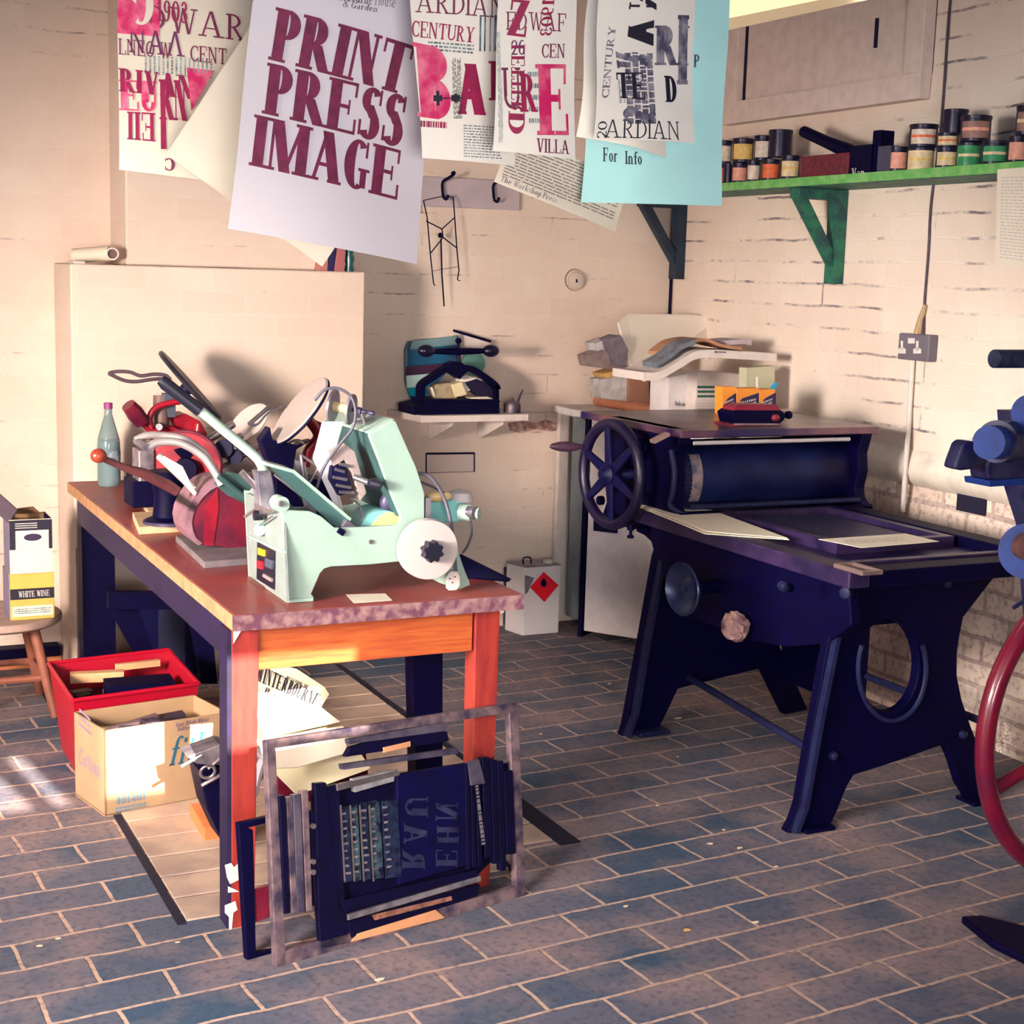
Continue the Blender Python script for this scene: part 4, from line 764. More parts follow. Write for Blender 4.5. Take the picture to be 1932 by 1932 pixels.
# cylinder with gear ring
cy, cz, cr = 4.13, .865, .118; x0, x1 = 2.55, 3.22
MB().cyl((x0, cy, cz), (x1, cy, cz), cr, 48).build('cylinder', mat('cylinder_black', (4, 1, 44), .45, var=.6, vs=5, col2=(22, 32, 76), spec=.2), pp, smooth=True)
gr_ = MB(); gr_.cyl((x0+.004, cy, cz), (x0+.03, cy, cz), cr+.006, 48)
for k in range(60):
    t = 2*PI*k/60; gr_.box((x0+.017, cy+math.cos(t)*(cr+.01), cz+math.sin(t)*(cr+.01)), (.024, .006, .006), rx=t)
gr_.build('gear_ring', iron2, pp)
pa = MB(); a0 = [(x0+.034, cy+math.cos(t)*(cr+.002), cz+math.sin(t)*(cr+.002)) for t in [math.radians(d) for d in range(138, 222, 6)]]; a1 = [(x0+.075, y, z) for _, y, z in a0]
for i in range(len(a0)-1): pa.add([a0[i], a0[i+1], a1[i+1], a1[i]], [(0, 1, 2, 3)])
pa.build('paper_band', mat('mottled_paper', (150, 130, 128), .6, var=.5, vs=30, col2=(84, 84, 110)), pp, smooth=True)
pr = [(3.98, 1.02), (4.02, 1.032), (4.42, 1.032), (4.42, .735), (3.98, .735), (3.965, .75), (3.97, .765), (4.0, .78), (4.0, .80), (4.005, .95), (3.99, .975), (3.97, .99)]
MB().prism([(x0-.045, y, z) for y, z in pr], (.045, 0, 0)).build('cylinder_end', iron, pp, bevel=.004)
MB().tube(sm([(x0-.05, 4.01, .965), (x0-.05, 3.985, .90), (x0-.05, 3.99, .83), (x0-.05, 4.0, .79), (x0-.02, 3.96, .765), (x0+.02, 3.955, .76)]), .009).build('end_rib', iron2, pp, smooth=True)
pr2 = [(3.96, 1.03), (4.42, 1.03), (4.42, .74), (3.95, .74), (3.95, .77), (3.98, .79), (3.99, .82), (3.975, .88), (3.985, .94), (3.97, .99)]
MB().prism([(x1, y, z) for y, z in pr2], (.04, 0, 0)).build('cylinder_end', iron, pp, bevel=.006)
MB().bb(x0-.04, x1+.05, 3.95, 3.985, ZB-.022, ZB+.012).build('cross_bar', iron, pp, bevel=.006)
MB().bb(x0, x1, 3.955, 3.985, ZB+.02, ZB+.034).build('cross_bar', iron2, pp, bevel=.004)
MB().bb(x0-.05, x1+.06, 3.955, 4.62, 1.008, 1.032).build('top_board', mat('press_top_board', (26, 12, 70), .35, var=.4, vs=6, col2=(110, 70, 80), coat=.2), pp, bevel=.004)
MB().cyl((x0+.0, 3.958, .992), (x1-.06, 3.962, .992), .0065, 8).build('white_rod', greyp, pp)
# hand wheel
wc = Vector((2.415, 4.235, .862)); R = .165; WX = Vector((-1, -.08, .0)).normalized()
HW = MB().torus(wc, WX, R, .0185).build('hand_wheel', mat('wheel_rim', (24, 14, 50), .4, metal=.1, var=.5, vs=14, col2=(8, 3, 42)), pp, smooth=True)
MB().lathe([(.036, -.02), (.036, .02), (.022, .03), (.016, .042), (.008, .044)], wc, WX, 20).build('hub', navy2, HW, smooth=True)
a = Vector((0, 0, 1)); b_ = WX.cross(a)
for k in range(6):
    t = math.radians(8+60*k); d = a*math.cos(t)+b_*math.sin(t); sd = WX.cross(d)
    MB().prism([wc+d*.025-sd*.019, wc+d*(R-.006)-sd*.0115, wc+d*(R-.006)+sd*.0115, wc+d*.025+sd*.019], WX*.014).build('spoke', navy2, HW, bevel=.004)
d = aX(1102, 843, 2.40)
MB().lathe([(.008, 0), (.009, .015), (.014, .03), (.018, .06), (.016, .09), (.009, .115), (.003, .122)], d, (-1, .15, .02), 18).build('crank_handle', mat('worn_handle', (84, 56, 78), .35, metal=.2, var=.4, vs=20), HW, smooth=True)
MB().cyl(wc, (x0, cy+.05, .862), .02).build('wheel_shaft', navy2, pp, smooth=True)
q = aX(1190, 1000, 2.44)
MB().lathe([(.012, 0), (.012, -.02), (.005, -.022), (.005, -.036), (.011, -.038), (.011, -.046)], q+Vector((0, 0, .02)), (0, 0, 1), 10).build('adjuster_bolt', iron, pp)
# quadrant behind the wheel with bosses
qd = MB(); qd.prism(Xp([(1165, 900), (1200, 930), (1205, 1000), (1132, 985), (1140, 960), (1150, 930)], 2.5), (.03, 0, 0)); qd.lathe([(.016, 0), (.016, .02)], aX(1138, 944, 2.5), (-1, 0, 0)); qd.build('quadrant', iron, pp, bevel=.003)
qd = MB(); qd.lathe([(.024, 0), (.02, .02)], aX(1180, 870, 2.5), (-1, 0, 0)); qd.tube([aX(1195, 905, 2.49), aX(1208, 830, 2.49)], .012); qd.build('gear_boss', iron, pp, smooth=True)
MB().box(aY(1245, 826, 3.96), (.06, .03, .012), ry=-.4).build('clip', mat('tan_clip', (150, 120, 116), .4), pp, bevel=.002)
# flared pulley under the bed
fc = aX(1293, 1111, 2.40)
MB().lathe([(.02, .0), (.05, -.025), (.078, 0), (.0815, .012), (.0785, .016), (.072, .006), (.045, -.012), (.012, -.012), (.01, .01)], fc, (-1, -.1, 0), 40).build('flared_wheel', mat('pulley', (52, 62, 98), .33, metal=.5, var=.4, vs=10, col2=(20, 18, 58)), pp, smooth=True)
MB().cyl(fc+Vector((.02, 0, 0)), (2.6, fc.y, fc.z), .02).build('pulley_shaft', iron, pp)
MB().ball(aX(1480, 1108, 2.5), .014).build('oil_cup', iron2, pp, smooth=True)
MB().lathe([(.016, 0), (.016, .01), (.01, .014)], aX(1597, 1118, 2.50), (-1, -.4, 0), 16).build('bearing_cap', iron2, pp, smooth=True)
# crumpled bag under it
rnd = random.Random(5); bgm = MB().ball(aX(1388, 1182, 2.485), (.036, .045, .042), 18, 12); bgm.v = [v+Vector((rnd.uniform(-1, 1), rnd.uniform(-1, 1), rnd.uniform(-1, 1)))*.006 for v in bgm.v]
tag(bgm.build('crumpled_bag', mat('crumpled_bag', (176, 140, 132), .5, var=.6, vs=22, col2=(90, 50, 70))), 'crumpled pale bag hanging in the opening under the proofing press bed', 'bag')
# sheets lying on the press bed
bs = thing('paper_sheets', 'folded cream sheets lying across the left rail of the press bed', 'paper', aZ(1340, 985, ZB+.002))
for k, pts in enumerate(([(1203, 956), (1342, 966), (1372, 977), (1489, 1019), (1385, 1012), (1330, 1008)], [(1206, 953), (1342, 963), (1372, 974), (1486, 1016), (1385, 1008), (1332, 1003)])):
    MB().prism(Zp(pts, ZB+.001+.004*k), (0, 0, .002)).build('sheet', mat('bright_paper', (240, 226, 204), .8), bs)
bs = thing('proof_sheet', 'white proof with faint small print on the near end of the press bed', 'paper', aZ(1660, 1020, ZB+.013))
MB().prism(Zp([(1544, 1018), (1708, 1007), (1772, 1022), (1626, 1034)], ZB+.0125), (0, 0, .001)).build('sheet', mat('bright_paper', (240, 226, 204), .8), bs)
q = MB(); place(lines_quads(6, .3, 3), [(1600, 1026), (1715, 1020), (1700, 1012), (1590, 1018)], lambda x, y: aZ(x, y, ZB+.014), q); q.build('small_print', mat('faint_ink', (190, 178, 180), .8), bs, merge=False)
tag(MB().prism(Yp([(1448, 944), (1486, 942), (1504, 954), (1498, 962), (1452, 962)], 4.30), (0, .06, 0)).build('wood_block', mat('light_wood', (226, 196, 140), .6, var=.2), bevel=.002), 'pale wooden block on the bed just behind the press cylinder', 'block')
# ink-roller tin: maroon machine on the top board
mr = thing('stapling_machine', 'small maroon and black hand machine standing on the press top board', 'machine', (2.8, 4.05, 1.032))
YY = 4.06
MB().prism(Yp([(1383, 800), (1472, 800), (1472, 816), (1383, 817)], YY-.02), (0, .11, 0)).build('base', redd, mr, bevel=.002)
MB().prism(Yp([(1381, 780), (1390, 774), (1475, 775), (1483, 782), (1480, 792), (1470, 801), (1386, 800)], YY), (0, .09, 0)).build('body', navy, mr, bevel=.003)
MB().prism(Yp([(1386, 768), (1398, 763), (1468, 764), (1474, 774), (1474, 780), (1384, 779)], YY+.01), (0, .07, 0)).build('top_cover', mat('maroon', (130, 16, 52), .4), mr, bevel=.004)
MB().ball(aY(1463, 788, YY-.002), (.016, .012, .012)).build('red_knob', mat('knob_red', (130, 34, 44), .3), mr, smooth=True)
MB().prism(Yp([(1386, 799), (1470, 799), (1470, 802), (1386, 802)], YY-.024), (0, .004, 0)).build('trim_strip', steel, mr)
MB().lathe([(.012, 0), (.014, .01), (.012, .016)], aY(1484, 783, YY+.02), (1, 0, 0), 14).build('side_knob', navy, mr)

# ================================================================ MACHINE AT THE RIGHT EDGE
cb_ = mat('cobalt_paint', (4, 50, 134), .6, var=.3, vs=30); oliv = mat('olive_iron', (48, 48, 84), .5, metal=.1, var=.5, vs=20, col2=(12, 8, 66)); wred = mat('wheel_red', (118, 10, 42), .32, coat=.4, var=.3, vs=12, col2=(96, 14, 50))
tm = thing('treadle_press', 'dark machine with cobalt blue caps and large red flywheel at the right edge', 'printing press', (2.95, 2.5, 0))
YT = 2.62
MB().torus((2.955, YT, .43), (0, 1, 0), .40, .024, 72, 14).build('flywheel', wred, tm, smooth=True); FW = [o for o in tm.children if o.name.startswith('flywheel')][0]
for k in range(6):
    t = math.radians(20+60*k); d = Vector((math.cos(t), 0, math.sin(t))); c_ = Vector((2.955, YT, .43))
    MB().tube([c_+d*.04, c_+d*.2, c_+d*.385], [.02, .014, .018], 10).build('spoke', wred, FW, smooth=True)
MB().lathe([(.05, -.04), (.05, .04)], (2.955, YT, .43), (0, 1, 0)).build('hub', wred, FW, smooth=True)
MB().cyl((2.955, YT, .43), (2.955, 2.30, .43), .02).build('axle', oliv, tm)
MB().prism([(3.02, 2.33, .0), (3.3, 2.33, .0), (3.3, 2.37, 1.25), (3.0, 2.37, 1.25), (3.02, 2.36, .5)], (0, .05, 0)).build('frame', oliv, tm, bevel=.004)
MB().prism([aZ(1812, 1742, 0), aZ(1850, 1740, 0), aZ(1990, 1775, 0), aZ(1990, 1850, 0), aZ(1870, 1790, 0)], (0, 0, .02)).build('foot', navy, tm, bevel=.006)
YR = 2.5
MB().tube([aY(1876, 677, YR), aY(2010, 677, YR)], .0205, 20).build('handle_bar', mat('bar_dark', (28, 30, 66), .4, metal=.4, var=.5, vs=30, col2=(60, 70, 100)), tm, smooth=True)
MB().cyl(aY(1865, 835, YR-.03), aY(1905, 833, YR+.02), .037, 36).build('blue_cap', cb_, tm, smooth=True)
MB().cyl(aY(1880, 833, YR-.01), aY(1925, 833, YR+.05), .047, 30).build('collar', oliv, tm, smooth=True)
MB().cyl(aY(1942, 780, YR-.02), aY(1975, 778, YR+.02), .042, 30).build('blue_cap', cb_, tm, smooth=True)
MB().tube([aY(1930, 830, YR+.03), aY(2010, 800, YR+.05)], .04).build('shaft', oliv, tm, smooth=True)
lk = MB(); lk.prism(Yp([(1802, 884), (1806, 870), (1818, 838), (1826, 832), (1842, 833), (1850, 860), (1840, 885), (1815, 888)], YR), (0, .04, 0)); lk.build('lever_end', oliv, tm, bevel=.005)
lk = MB(); lk.prism(Yp([(1862, 880), (1870, 860), (1890, 842), (1940, 842), (1940, 905), (1866, 905)], YR+.0), (0, .06, 0)); lk.build('casting', oliv, tm, bevel=.005)
MB().prism(Yp([(1866, 907), (1940, 902), (1940, 914), (1868, 919)], YR-.01), (0, .08, 0)).build('blue_bracket', cb_, tm, bevel=.002)
MB().cyl(aY(1936, 1040, YR-.04), aY(1962, 1042, YR+.02), .062, 36).build('blue_cap', cb_, tm, smooth=True)
MB().lathe([(.03, 0), (.03, .03)], aY(1932, 1030, YR-.05), (-.3, -1, 0)).build('bearing', mat('rust_bearing', (130, 84, 84), .5, var=.5), tm, smooth=True)
MB().tube([aY(1912, 1147, YR), aY(1960, 1115, YR)], .005, 8).build('rod', oliv, tm, smooth=True)
MB().prism(Yp([(1940, 780), (2020, 780), (2020, 1200), (1990, 1200), (1975, 1000), (1950, 920)], YR+.08), (0, .1, 0)).build('casting', oliv, tm)
# ================================================================ CUPBOARD ACROSS THE CORNER
KS[0] = 1.0
gcu = mat('grey_white_paint', (232, 224, 226), .6, var=.1, vs=18); gpost = mat('grey_green_paint', (120, 128, 138), .6, var=.2)
cu = thing('corner_cupboard', 'tall grey-white cupboard standing across the corner behind the big press', 'cupboard', (3.1, 5.3, 0))
dv = Vector((.584, -.811, 0)); nv = Vector((-.811, -.584, 0))
A = Vector((2.945, 5.40, 0)); 
def vp(p, z): return Vector((p.x, p.y, z))
B = A+dv*.56
MB().prism([vp(A+dv*.03, .03), vp(B, .03), vp(B, .93), vp(A+dv*.03, .93)], -nv*.02).build('door', gcu, cu, bevel=.003)
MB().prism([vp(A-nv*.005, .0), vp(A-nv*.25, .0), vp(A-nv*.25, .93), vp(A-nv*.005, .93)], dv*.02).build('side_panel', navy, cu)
MB().prism([vp(B, 0), vp(B-nv*.22, 0), vp(B-nv*.22, .93), vp(B, .93)], -dv*.02).build('side_panel', gcu, cu)
MB().prism([(2.935, 5.60, .02), (2.985, 5.61, .02), (2.985, 5.61, .925), (2.935, 5.60, .925)], (0, .03, 0)).build('side_post', whitep, cu, bevel=.002)
MB().prism([(2.985, 5.58, .05), (2.995, 5.44, .05), (2.995, 5.44, .90), (2.985, 5.58, .92)], (.012, 0, 0)).build('side_post', gpost, cu)
ZU = .955
MB().prism([(2.91, 5.45, ZU-.03), (2.93, 5.655, ZU-.03), (3.485, 5.655, ZU-.03), (3.485, 4.93, ZU-.03), (3.24, 4.88, ZU-.03)], (0, 0, .03)).build('top_board', gcu, cu, bevel=.003)
lk = MB(); lk.prism([vp(A+dv*.06+nv*.003, aX(0, 0, 1).z*0+.46), vp(A+dv*.17+nv*.003, .46), vp(A+dv*.17+nv*.003, .525), vp(A+dv*.06+nv*.003, .525)], nv*.006); lk.build('lock_plate', navy2, [o for o in cu.children if o.name.startswith('door')][0], bevel=.002)
# things on the cupboard
kraft = mat('kraft_tube', (196, 126, 96), .6, var=.2, vs=20)
t = thing('cardboard_tube', 'brown cardboard tube lying along the front edge of the cupboard top', 'tube', aZ(1180, 770, ZU+.02))
rr = MB(); p0, p1 = aZ(1126, 756, ZU+.021), aZ(1240, 774, ZU+.021); rr.tube([p0, p1], .0205, 20, cap=False); rr.tube([p0, p1], .015, 20, cap=False); rr.build('tube', kraft, t, smooth=True)
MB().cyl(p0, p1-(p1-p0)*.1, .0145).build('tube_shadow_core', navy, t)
YC = 5.12
def carton(name, label, pts, Y, d, m, cat='box', group=None, bev=.002):
    o = thing(name, label, cat, aY(sum(p[0] for p in pts)/len(pts), max(p[1] for p in pts), Y), group)
    MB().prism(Yp(pts, Y), (0, d, 0)).build('carton', m, o, bevel=bev); return o
wb = carton('white_box', 'white carton with green printed lines on the cupboard', [(1316, 700), (1405, 706), (1405, 788), (1310, 790)], 4.93, .12, whitep)
q = MB(); place(lines_quads(3, .5, 2, .004, 0), box4(1316, 726, 1357, 752), lambda x, y: aY(x, y, 4.928), q); q.build('printing', mat('green_ink', (24, 90, 84), .7), wb, merge=False)
q = MB(); place(lines_quads(6, .3, 6), box4(1316, 760, 1358, 786), lambda x, y: aY(x, y, 4.928), q); q.build('small_print', mat('pale_ink', (176, 160, 158), .7), wb, merge=False)
wb = carton('white_box', 'taller white carton marked with black lettering, left of the green-printed carton', [(1262, 712), (1304, 704), (1304, 785), (1260, 784)], 5.0, .14, gcu)
q = MB(); place(word_quads('Volcans', T=.15), box4(1273, 757, 1295, 765, .05), lambda x, y: aY(x, y, 4.998), q); q.build('lettering', ink, wb, merge=False)
carton('brown_card', 'brown corrugated card leaning among papers on the cupboard', [(1187, 712), (1232, 712), (1240, 762), (1186, 758)], 5.22, .02, mat('brown_card', (160, 112, 92), .7, var=.2))
carton('dark_folder', 'dark folder standing between the brown card and the white cartons', [(1236, 722), (1258, 735), (1257, 785), (1238, 770)], 5.17, .05, navy)
carton('pale_carton', 'pale green-grey carton at the wall behind the pen boxes', [(1408, 694), (1462, 690), (1462, 770), (1408, 770)], 4.72, .05, mat('sage_card', (196, 192, 164), .7, var=.1))
orangeb = mat('orange_card', (240, 150, 56), .5); blk = mat('violet_black', (40, 30, 84), .5)
for k, (x0_, x1_, lab) in enumerate(((1363, 1392, 'left of three open orange chalk boxes on the cupboard'), (1390, 1436, 'middle orange chalk box with blue-black panel on the cupboard'), (1433, 1465, 'right-hand orange chalk box with the blue marker, on the cupboard'))):
    Yk = 4.43-.004*k
    o = carton('chalk_box', lab, [(x0_, 730+3*k), (x1_-4, 730+2*k), (x1_, 738+2*k), (x1_, 787), (x0_, 788)], Yk, .05, orangeb, 'box', 'orange chalk boxes')
    MB().prism(Yp([(x0_+1, 766), (x0_+10, 752), (x1_-1, 740), (x1_-1, 768), (x0_+1, 776)], Yk-.0015), (0, .001, 0)).build('dark_panel', blk, o)
    q = MB(); place(lines_quads(2, .6, 7+k, .05, 0), [(x0_+3, 770), (x1_-8, 762), (x1_-8, 750), (x0_+3, 758)], lambda x, y: aY(x, y, Yk-.003), q); q.build('lettering', whitep, o, merge=False)
tag(MB().tube([aY(1453, 740, 4.44), aY(1464, 724, 4.44)], .009, 12).build('blue_marker', mat('marker_blue', (30, 150, 200), .3)), 'bright blue marker cap poking out of the right orange chalk box', 'pen')
tag(MB().tube([aY(1429, 735, 4.46), aY(1429, 711, 4.46)], .0055, 8).build('chalk_stick', whitep), 'white chalk stick standing up in the middle orange box', 'chalk')
# big wrapped parcel of paper, curled
def rolled(name, label, pts, Y0_, Y1_, m, cat='paper', th=.004, n=5):
    o = thing(name, label, cat, aY(*pts[len(pts)//2], Y0_)); P = sm([aY(x, y, Y0_) for x, y in pts], n); Q_ = [p+Vector((0, Y1_-Y0_, 0)) for p in P]
    nn = len(P); up = Vector((0, 0, th)); vs = P+Q_+[p+up for p in P]+[p+up for p in Q_]; fs = []
    for i in range(nn-1): fs += [(i, i+1, nn+i+1, nn+i), (2*nn+i, 3*nn+i, 3*nn+i+1, 2*nn+i+1), (i, 2*nn+i, 2*nn+i+1, i+1), (nn+i, nn+i+1, 3*nn+i+1, 3*nn+i)]
    fs += [(0, nn, 3*nn, 2*nn), (nn-1, 3*nn-1, 4*nn-1, 2*nn-1)]
    MB().add(vs, fs).build('sheet', m, o, smooth=True); return o
pk = thing('wrapping_paper', 'big white curled wrapping sheet standing up at the back of the cupboard pile', 'paper', aY(1260, 700, 5.3))
MB().prism([aY(x, y, Y) for x, y, Y in ((1167, 610, 5.3), (1186, 592, 5.34), (1300, 593, 5.4), (1362, 600, 5.42), (1350, 660, 5.4), (1290, 650, 5.3), (1235, 708, 5.2), (1216, 720, 5.18), (1196, 706, 5.2), (1183, 670, 5.24))], (.0, .012, 0)).build('sheet', mat('white_paper_matt', (250, 240, 226), .8, var=.06, vs=5, bump=.2), pk)
o = rolled('newspaper_bundle', 'bundle of folded papers draped over the white cartons', [(1214, 718), (1245, 716), (1285, 694), (1322, 676), (1400, 678), (1465, 682)], 4.72, 4.95, whitep, th=.03)
q = MB(); place([_R(0, 0, .3, 1), _R(.35, .2, 1, .8)], box4(1348, 662, 1370, 666, .03), lambda x, y: aY(x, y, 4.715), q); q.build('print_patch', ink2, o, merge=False)
rolled('brown_envelope', 'brown paper peeping out on top of the folded bundle', [(1262, 672), (1290, 652), (1330, 645), (1362, 655), (1400, 662)], 4.78, 4.93, mat('brown_envelope', (186, 134, 104), .7, var=.3), th=.012)
rolled('blue_magazine', 'grey-blue magazine rolled inside the folded bundle', [(1238, 694), (1262, 680), (1290, 658), (1312, 650)], 4.74, 4.84, mat('grey_blue', (120, 128, 142), .5, var=.5, vs=30), th=.018)
rolled('offcut_sheets', 'grey offcut sheet ends sticking out at the right of the bundle', [(1370, 652), (1400, 649), (1418, 652)], 4.8, 4.93, mat('lilac_card', (184, 168, 176), .7), th=.018)
for i, (pts, c, lab) in enumerate((([(1124, 648), (1148, 638), (1165, 640), (1176, 690), (1140, 695)], (206, 200, 204), 'pale sheets leaning at the left end of the cupboard pile'),
        ([(1110, 672), (1140, 660), (1185, 690), (1180, 700), (1115, 692)], (150, 130, 130), 'mottled brown offcuts below the pale leaning sheets'),
        ([(1138, 705), (1162, 698), (1176, 704), (1160, 718), (1144, 714)], (226, 180, 110), 'yellow-buff wrapper at the left of the cupboard pile'),
        ([(1134, 716), (1160, 712), (1186, 702), (1187, 758), (1136, 752)], (214, 206, 204), 'white parcel of paper at the left of the brown card'),
        ([(1152, 640), (1172, 632), (1186, 660), (1182, 690), (1168, 690)], (120, 110, 124), 'dark smudged papers beside the big curled sheet'))):
    carton('paper_pile', lab, pts, 5.3-.02*i, .1, mat('pile%d' % i, c, .75, var=.35, vs=24), 'paper', 'papers heaped at the left of the cupboard top', .004)

# ================================================================ GREEN SHELF ON THE RIGHT WALL
green = mat('green_paint', (92, 166, 84), .55, var=.45, vs=30, col2=(130, 186, 110)); greend = mat('dark_green', (34, 110, 84), .6, var=.5, vs=20, col2=(20, 60, 70)); gblk = mat('green_black', (22, 44, 66), .6, var=.4)
ZS = 1.868; XF = 3.27
sh = thing('wall_shelf', 'long green painted shelf on brackets high on the right wall', 'shelf', (3.38, 4.3, ZS))
MB().bb(XF, XW-.001, 2.6, 5.675, ZS-.032, ZS).build('shelf_board', greend, sh, bevel=.002)
MB().bb(XF-.004, XF, 2.6, 5.675, ZS-.03, ZS).build('front_edge', green, sh)
def bracket(yc, mpost, marm):
    o = thing('shelf_bracket', 'BR', 'bracket', (3.48, yc, 1.5), 'brackets under the green shelf')
    MB().bb(XW-.045, XW-.001, yc-.03, yc+.03, ZS-.37, ZS-.033).build('upright', mpost, o, bevel=.002)
    MB().bb(XF+.01, XW-.045, yc-.028, yc+.028, ZS-.07, ZS-.033).build('arm', marm, o, bevel=.002)
    MB().prism([(XF+.012, yc-.02, ZS-.070), (XF+.06, yc-.02, ZS-.070), (XW-.045, yc-.02, ZS-.25), (XW-.045, yc-.02, ZS-.31)], (0, .04, 0)).build('brace', marm, o, bevel=.002)
    return o
byc = aX(1585, 480, XW).y
o = bracket(byc, greend, greend); o['label'] = 'green wooden bracket under the middle of the green shelf'
o = bracket(5.60, gblk, gblk); o['label'] = 'dark wooden bracket holding the shelf end in the room corner'
# tins: label colours, sizes from left to right
tinm = mat('tin_dark', (26, 22, 52), .35, metal=.3); lidm = mat('tin_lid', (40, 36, 62), .35, metal=.5, var=.4, vs=40)
LB = {'y': (226, 190, 110), 'p': (230, 160, 140), 'w': (222, 206, 190), 'o': (236, 110, 66), 'c': (224, 200, 160), 'g': (46, 140, 90), 't': (150, 110, 100), 'b': (60, 60, 90)}
def tin(x, yb, yt, wpx, lb, Y_X, label, base=None, second=None, body=None):
    c = aX(x, yb, Y_X); z0 = ZS+.001 if base is None else base
    dist = (c-CP).dot(_f); r = wpx/2*dist/CF; h = (yb-yt)*dist/CF*1.0
    c = Vector((c.x, c.y, z0)); o = thing('ink_tin', label, 'tin', c, 'ink tins on the green shelf')
    bd = mat('tin_'+(body or 'd'), LB[body], .4) if body else tinm
    MB().lathe([(r*.96, 0), (r, .003), (r, h*.86), (r*.96, h*.88)], c, n=20).build('can', bd, o, smooth=True)
    MB().lathe([(r*1.02, h*.86), (r*1.04, h*.88), (r*1.04, h*.99), (r*.98, h)], c, n=20).build('lid', lidm, o, smooth=True)
    if lb:
        a0 = math.atan2(c.y, c.x)+PI  # facing the room
        v = MB(); pts = [(c.x+(r+.0006)*math.cos(a0+t), c.y+(r+.0006)*math.sin(a0+t)) for t in [(-1.0+2.0*k/10) for k in range(11)]]
        for i in range(10): v.add([(*pts[i], z0+h*.12), (*pts[i+1], z0+h*.12), (*pts[i+1], z0+h*.76), (*pts[i], z0+h*.76)], [(0, 1, 2, 3)])
        v.build('label', mat('lab_'+lb, LB[lb], .6, var=.25, vs=60), o, smooth=True)
        if second:
            v = MB()
            for i in range(10): v.add([(*[c[j]+(pts[i][j]-c[j])*1.01 for j in (0, 1)], z0+h*.4), (*[c[j]+(pts[i+1][j]-c[j])*1.01 for j in (0, 1)], z0+h*.4), (*[c[j]+(pts[i+1][j]-c[j])*1.01 for j in (0, 1)], z0+h*.52), (*[c[j]+(pts[i][j]-c[j])*1.01 for j in (0, 1)], z0+h*.52)], [(0, 1, 2, 3)])
            v.build('label_band', mat('lab_'+second, LB[second], .6, var=.25, vs=60), o, smooth=True)
    return z0+h
def tins_label(i, s): return s
XT = XF+.055
top = {}
row = [(1356, 356, 315, 24, 'o', 'leftmost bottom tin half hidden by the blue sheet'), (1373, 354, 316, 18, None, 'narrow plain dark tin in the lower left group'), (1394, 355, 318, 30, 'p', 'dark tin with pink label, lower row at the left'), (1420, 355, 315, 25, 'w', 'dark tin with white label, lower row at the left'), (1452, 353, 313, 34, 'o', 'tin with bright orange label, lower row'), (1489, 346, 302, 36, 'c', 'tin with cream and yellow label beside the maroon box')]
for k, (x, yb, yt, w_, lb, lab) in enumerate(row): top[k] = tin(x, yb, yt, w_, lb, XT, lab, second='y' if lb == 'c' else None)
zt_ = top[2]+.001
tin(1364, 318, 274, 30, 'w', XT, 'upper left tin with white label beside the blue sheet', zt_)
tin(1400, 316, 272, 40, 'y', XT, 'upper row tin with pale yellow label', zt_)
tin(1438, 314, 268, 34, 'w', XT, 'upper row tin with narrow pale label', zt_)
tin(1470, 312, 262, 44, None, XT+.02, 'large black tin with smudged picture label, top right of the left group', max(top[5], zt_)+.001)
# right-hand group
row = [(1692, 330, 284, 36, 'p', 'salmon-labelled tin alone right of the knife'), (1735, 333, 292, 48, 'c', 'wide cream tin at the bottom of a stack'), (1784, 326, 288, 40, 'c', 'bottom tin with blue and orange label in a stack'), (1826, 326, 282, 44, 'g', 'bright green tin at the bottom of a stack'), (1874, 324, 280, 48, 'g', 'green and cream tin right of the stacks'), (1916, 322, 272, 34, 'p', 'buff tin with dark lid near the right edge')]
tz = {}
for k, (x, yb, yt, w_, lb, lab) in enumerate(row): tz[k] = tin(x, yb, yt, w_, lb, XT, lab, second={'c': 'y', 'g': 'c'}.get(lb), body={1: 'c', 3: 'g'}.get(k))
tz[6] = tin(1740, 292, 250, 52, 'w', XT, 'dark tin with white label on top of the wide cream tin', tz[1]+.001, 'o')
tz[7] = tin(1786, 288, 262, 40, 'c', XT, 'cream tin in the middle of the second stack', tz[2]+.001, 'o')
tz[8] = tin(1838, 282, 234, 56, 't', XT, 'large dark tin with tan band on the bright green tin', tz[3]+.001, 'p')
tin(1800, 262, 218, 46, None, XT+.03, 'tall dark tin topping the second stack, highest of all', tz[7]+.001)
tin(1934, 272, 218, 40, 't', XT, 'tin with tan stripes cut by the right edge of the photo', tz[5]+.001, 'c')
# maroon box with the big guillotine knife arm
bx = thing('maroon_box', 'maroon box lying on the shelf beneath the big black lever', 'box', (XT, aX(1560, 340, XT).y, ZS))
y_a, y_b = aX(1508, 345, XF+.02).y, aX(1598, 345, XF+.02).y
MB().bb(XF+.02, XF+.12, y_b, y_a, ZS+.001, ZS+.075).build('box', mat('maroon_rough', (110, 34, 52), .7, var=.5, vs=60), bx, bevel=.003)
lv = thing('lever_cutter', 'black cutter with a thick raised lever arm on the green shelf', 'tool', (XT, aX(1620, 340, XT).y, ZS))
MB().tube(Xp([(1516, 248), (1560, 268), (1600, 285), (1632, 298)], XF+.07), [.02, .021, .026, .02], 12).build('lever', navy, lv, smooth=True)
y_a, y_b = aX(1600, 340, XF+.02).y, aX(1640, 340, XF+.02).y
MB().bb(XF+.02, XF+.10, y_b, y_a, ZS+.001, ZS+.095).build('body', navy, lv, bevel=.003)
MB().bb(XF+.03, XF+.09, y_b-.03, y_b+.01, ZS+.001, ZS+.14).build('post', navy, lv, bevel=.003)
q = MB(); XX = XF+.019
